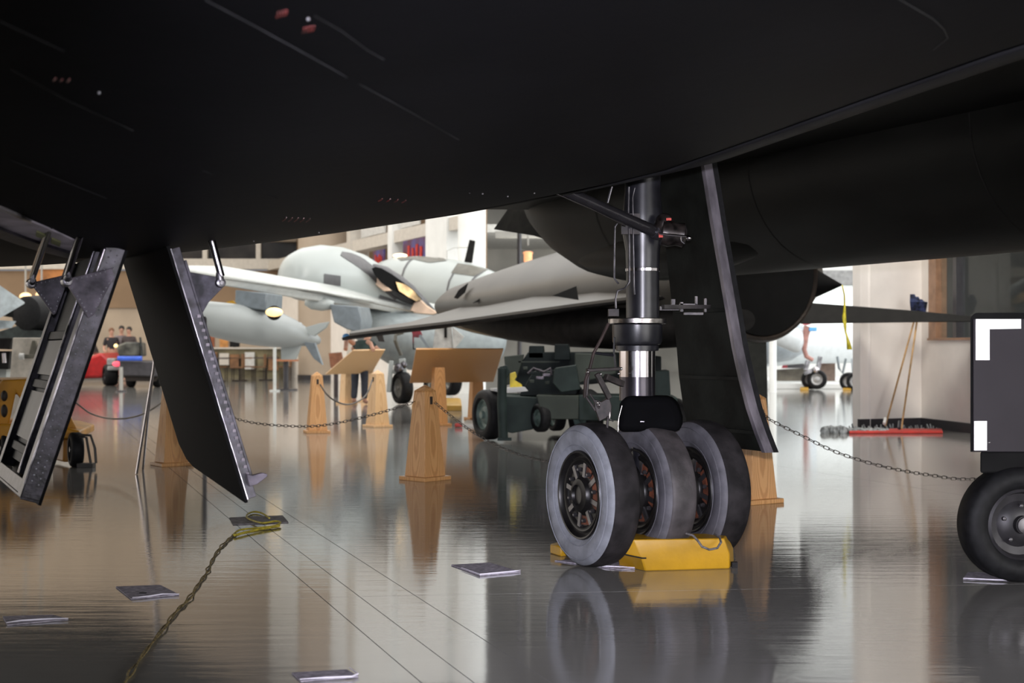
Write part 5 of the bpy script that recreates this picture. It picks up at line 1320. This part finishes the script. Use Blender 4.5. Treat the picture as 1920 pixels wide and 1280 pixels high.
Geo().prism([P(1538, 668, 39), P(1566, 668, 39), P(1566, 714, 39), P(1538, 714, 39)], (0, .3, 0)).build('stand_body', mat('stand_brown', (0.19, 0.13, 0.10), .6), sh)
Geo().prism([P(1538, 669, 38.9), P(1565, 669, 38.9), P(1560, 680, 38.9), P(1538, 682, 38.9)], (0, .08, 0)).build('red_header', mat('header_red', (0.35, 0.04, 0.06), .5), sh)
sh = thing('display_case', 'low brown display case with a red corner under the white radome', 'display case', Vector((P(1485, 0, 39).x, 39, .28)))
Geo().prism([P(1456, 693, 39), P(1512, 690, 39), P(1512, 714, 39), P(1456, 714, 39)], (0, .3, 0)).build('case_body', mat('case_brown', (0.15, 0.13, 0.10), .6, var=.3, scale=2), sh)
Geo().prism([P(1466, 690, 38.9), P(1474, 674, 38.9), P(1478, 672, 38.9), P(1476, 690, 38.9)], (0, .08, 0)).build('red_corner', MATS['header_red'], sh)
Geo().prism([P(1476, 690, 38.95), P(1480, 674, 38.95), P(1488, 670, 38.95), P(1508, 680, 38.95), P(1508, 690, 38.95)], (0, .2, 0)).build('dark_top', M_base, sh)
dpn = thing('standing_panel', 'tall dark grey panel standing right of the open gear door', 'display panel', G(1410, 800))  # plain dark freestanding panel, not a screen
Geo().prism([P(1386, 610, 18.6), P(1437, 610, 18.6), P(1441, 800, 18.8) - ZZ * 0, P(1386, 800, 18.8)], (-.1, .5, 0)).build('panel_body', mat('panel_dark', (0.022, 0.023, 0.020), .7, spec=.15), dpn, bevel=.01)
# mops leaning on the partition
mh = mat('mop_handle', (0.50, 0.30, 0.12), .45, var=.15)
m1 = thing('dust_mop', 'wide dust mop with a red back and grey fringe leaning on the cream partition', 'mop', G(1680, 813))
hd = G(1690, 810)
Geo().cyl(hd + ZZ * .04, P(1721, 590, 18.55), .012, n=10).build('handle', mh, m1)
Geo().prism([G(1592, 813), G(1768, 813), G(1766, 808), G(1594, 808)], (0, 0, .035)).build('red_back', mat('mop_red', (0.50, 0.03, 0.02), .6), m1, bevel=.01)
fr_ = Geo()
for i in range(46):
    a = 1594 + i * 3.8
    if a > 1765: break
    p = G(a, 806 - 2 * math.sin(i * 1.3)); fr_.cyl(p, p + Vector((.02 * math.sin(i * 2.2), .05, .05 + .02 * math.sin(i))), .013, .010, 5)
fr_.build('fringe', mat('mop_grey', (0.30, 0.32, 0.32), .9, var=.3, scale=20), m1, kind='stuff')
Geo().cyl(P(1687, 790, 17.4), P(1686, 803, 17.3), .022, n=10).build('socket', M_base, m1)
m2 = thing('dust_mop', 'dust mop with a flat grey head at the left end of the red one', 'mop', G(1570, 812))
Geo().cyl(G(1660, 806) + ZZ * .05, P(1717, 590, 18.5), .012, n=10).build('handle', mh, m2)
Geo().cyl(P(1660, 784, 17.6), P(1658, 794, 17.5), .02, n=10).build('socket', M_plain, m2)
gg = Geo()
for i in range(20):
    p = G(1546 + i * 6, 812 - (i % 3)); gg.ball(p + ZZ * .03, .06, .05, .03 + (.03 if i < 7 else 0), 7, 4)
gg.build('fringe', MATS['mop_grey'], m2, kind='stuff')
m3 = thing('cloth', 'dark blue cleaning cloths hung over the mop handle tops', 'cloth', P(1720, 585, 18.4))
gg = Geo()
for i in range(16):
    a = 1710 + (i * 7) % 26; gg.tube([P(a - 2, 552 + (i % 4) * 5, 18.3), P(a, 566, 18.25), P(a + 2 * math.sin(i), 584 + (i % 3) * 4, 18.3)], [.012, .03, .015], 6)
gg.build('cloth_strips', mat('cloth_navy', (0.025, 0.035, 0.09), .9, var=.5, scale=20), m3, kind='stuff')

# ================================================================== CEILING FIXTURES (outside the frame, seen in the floor)
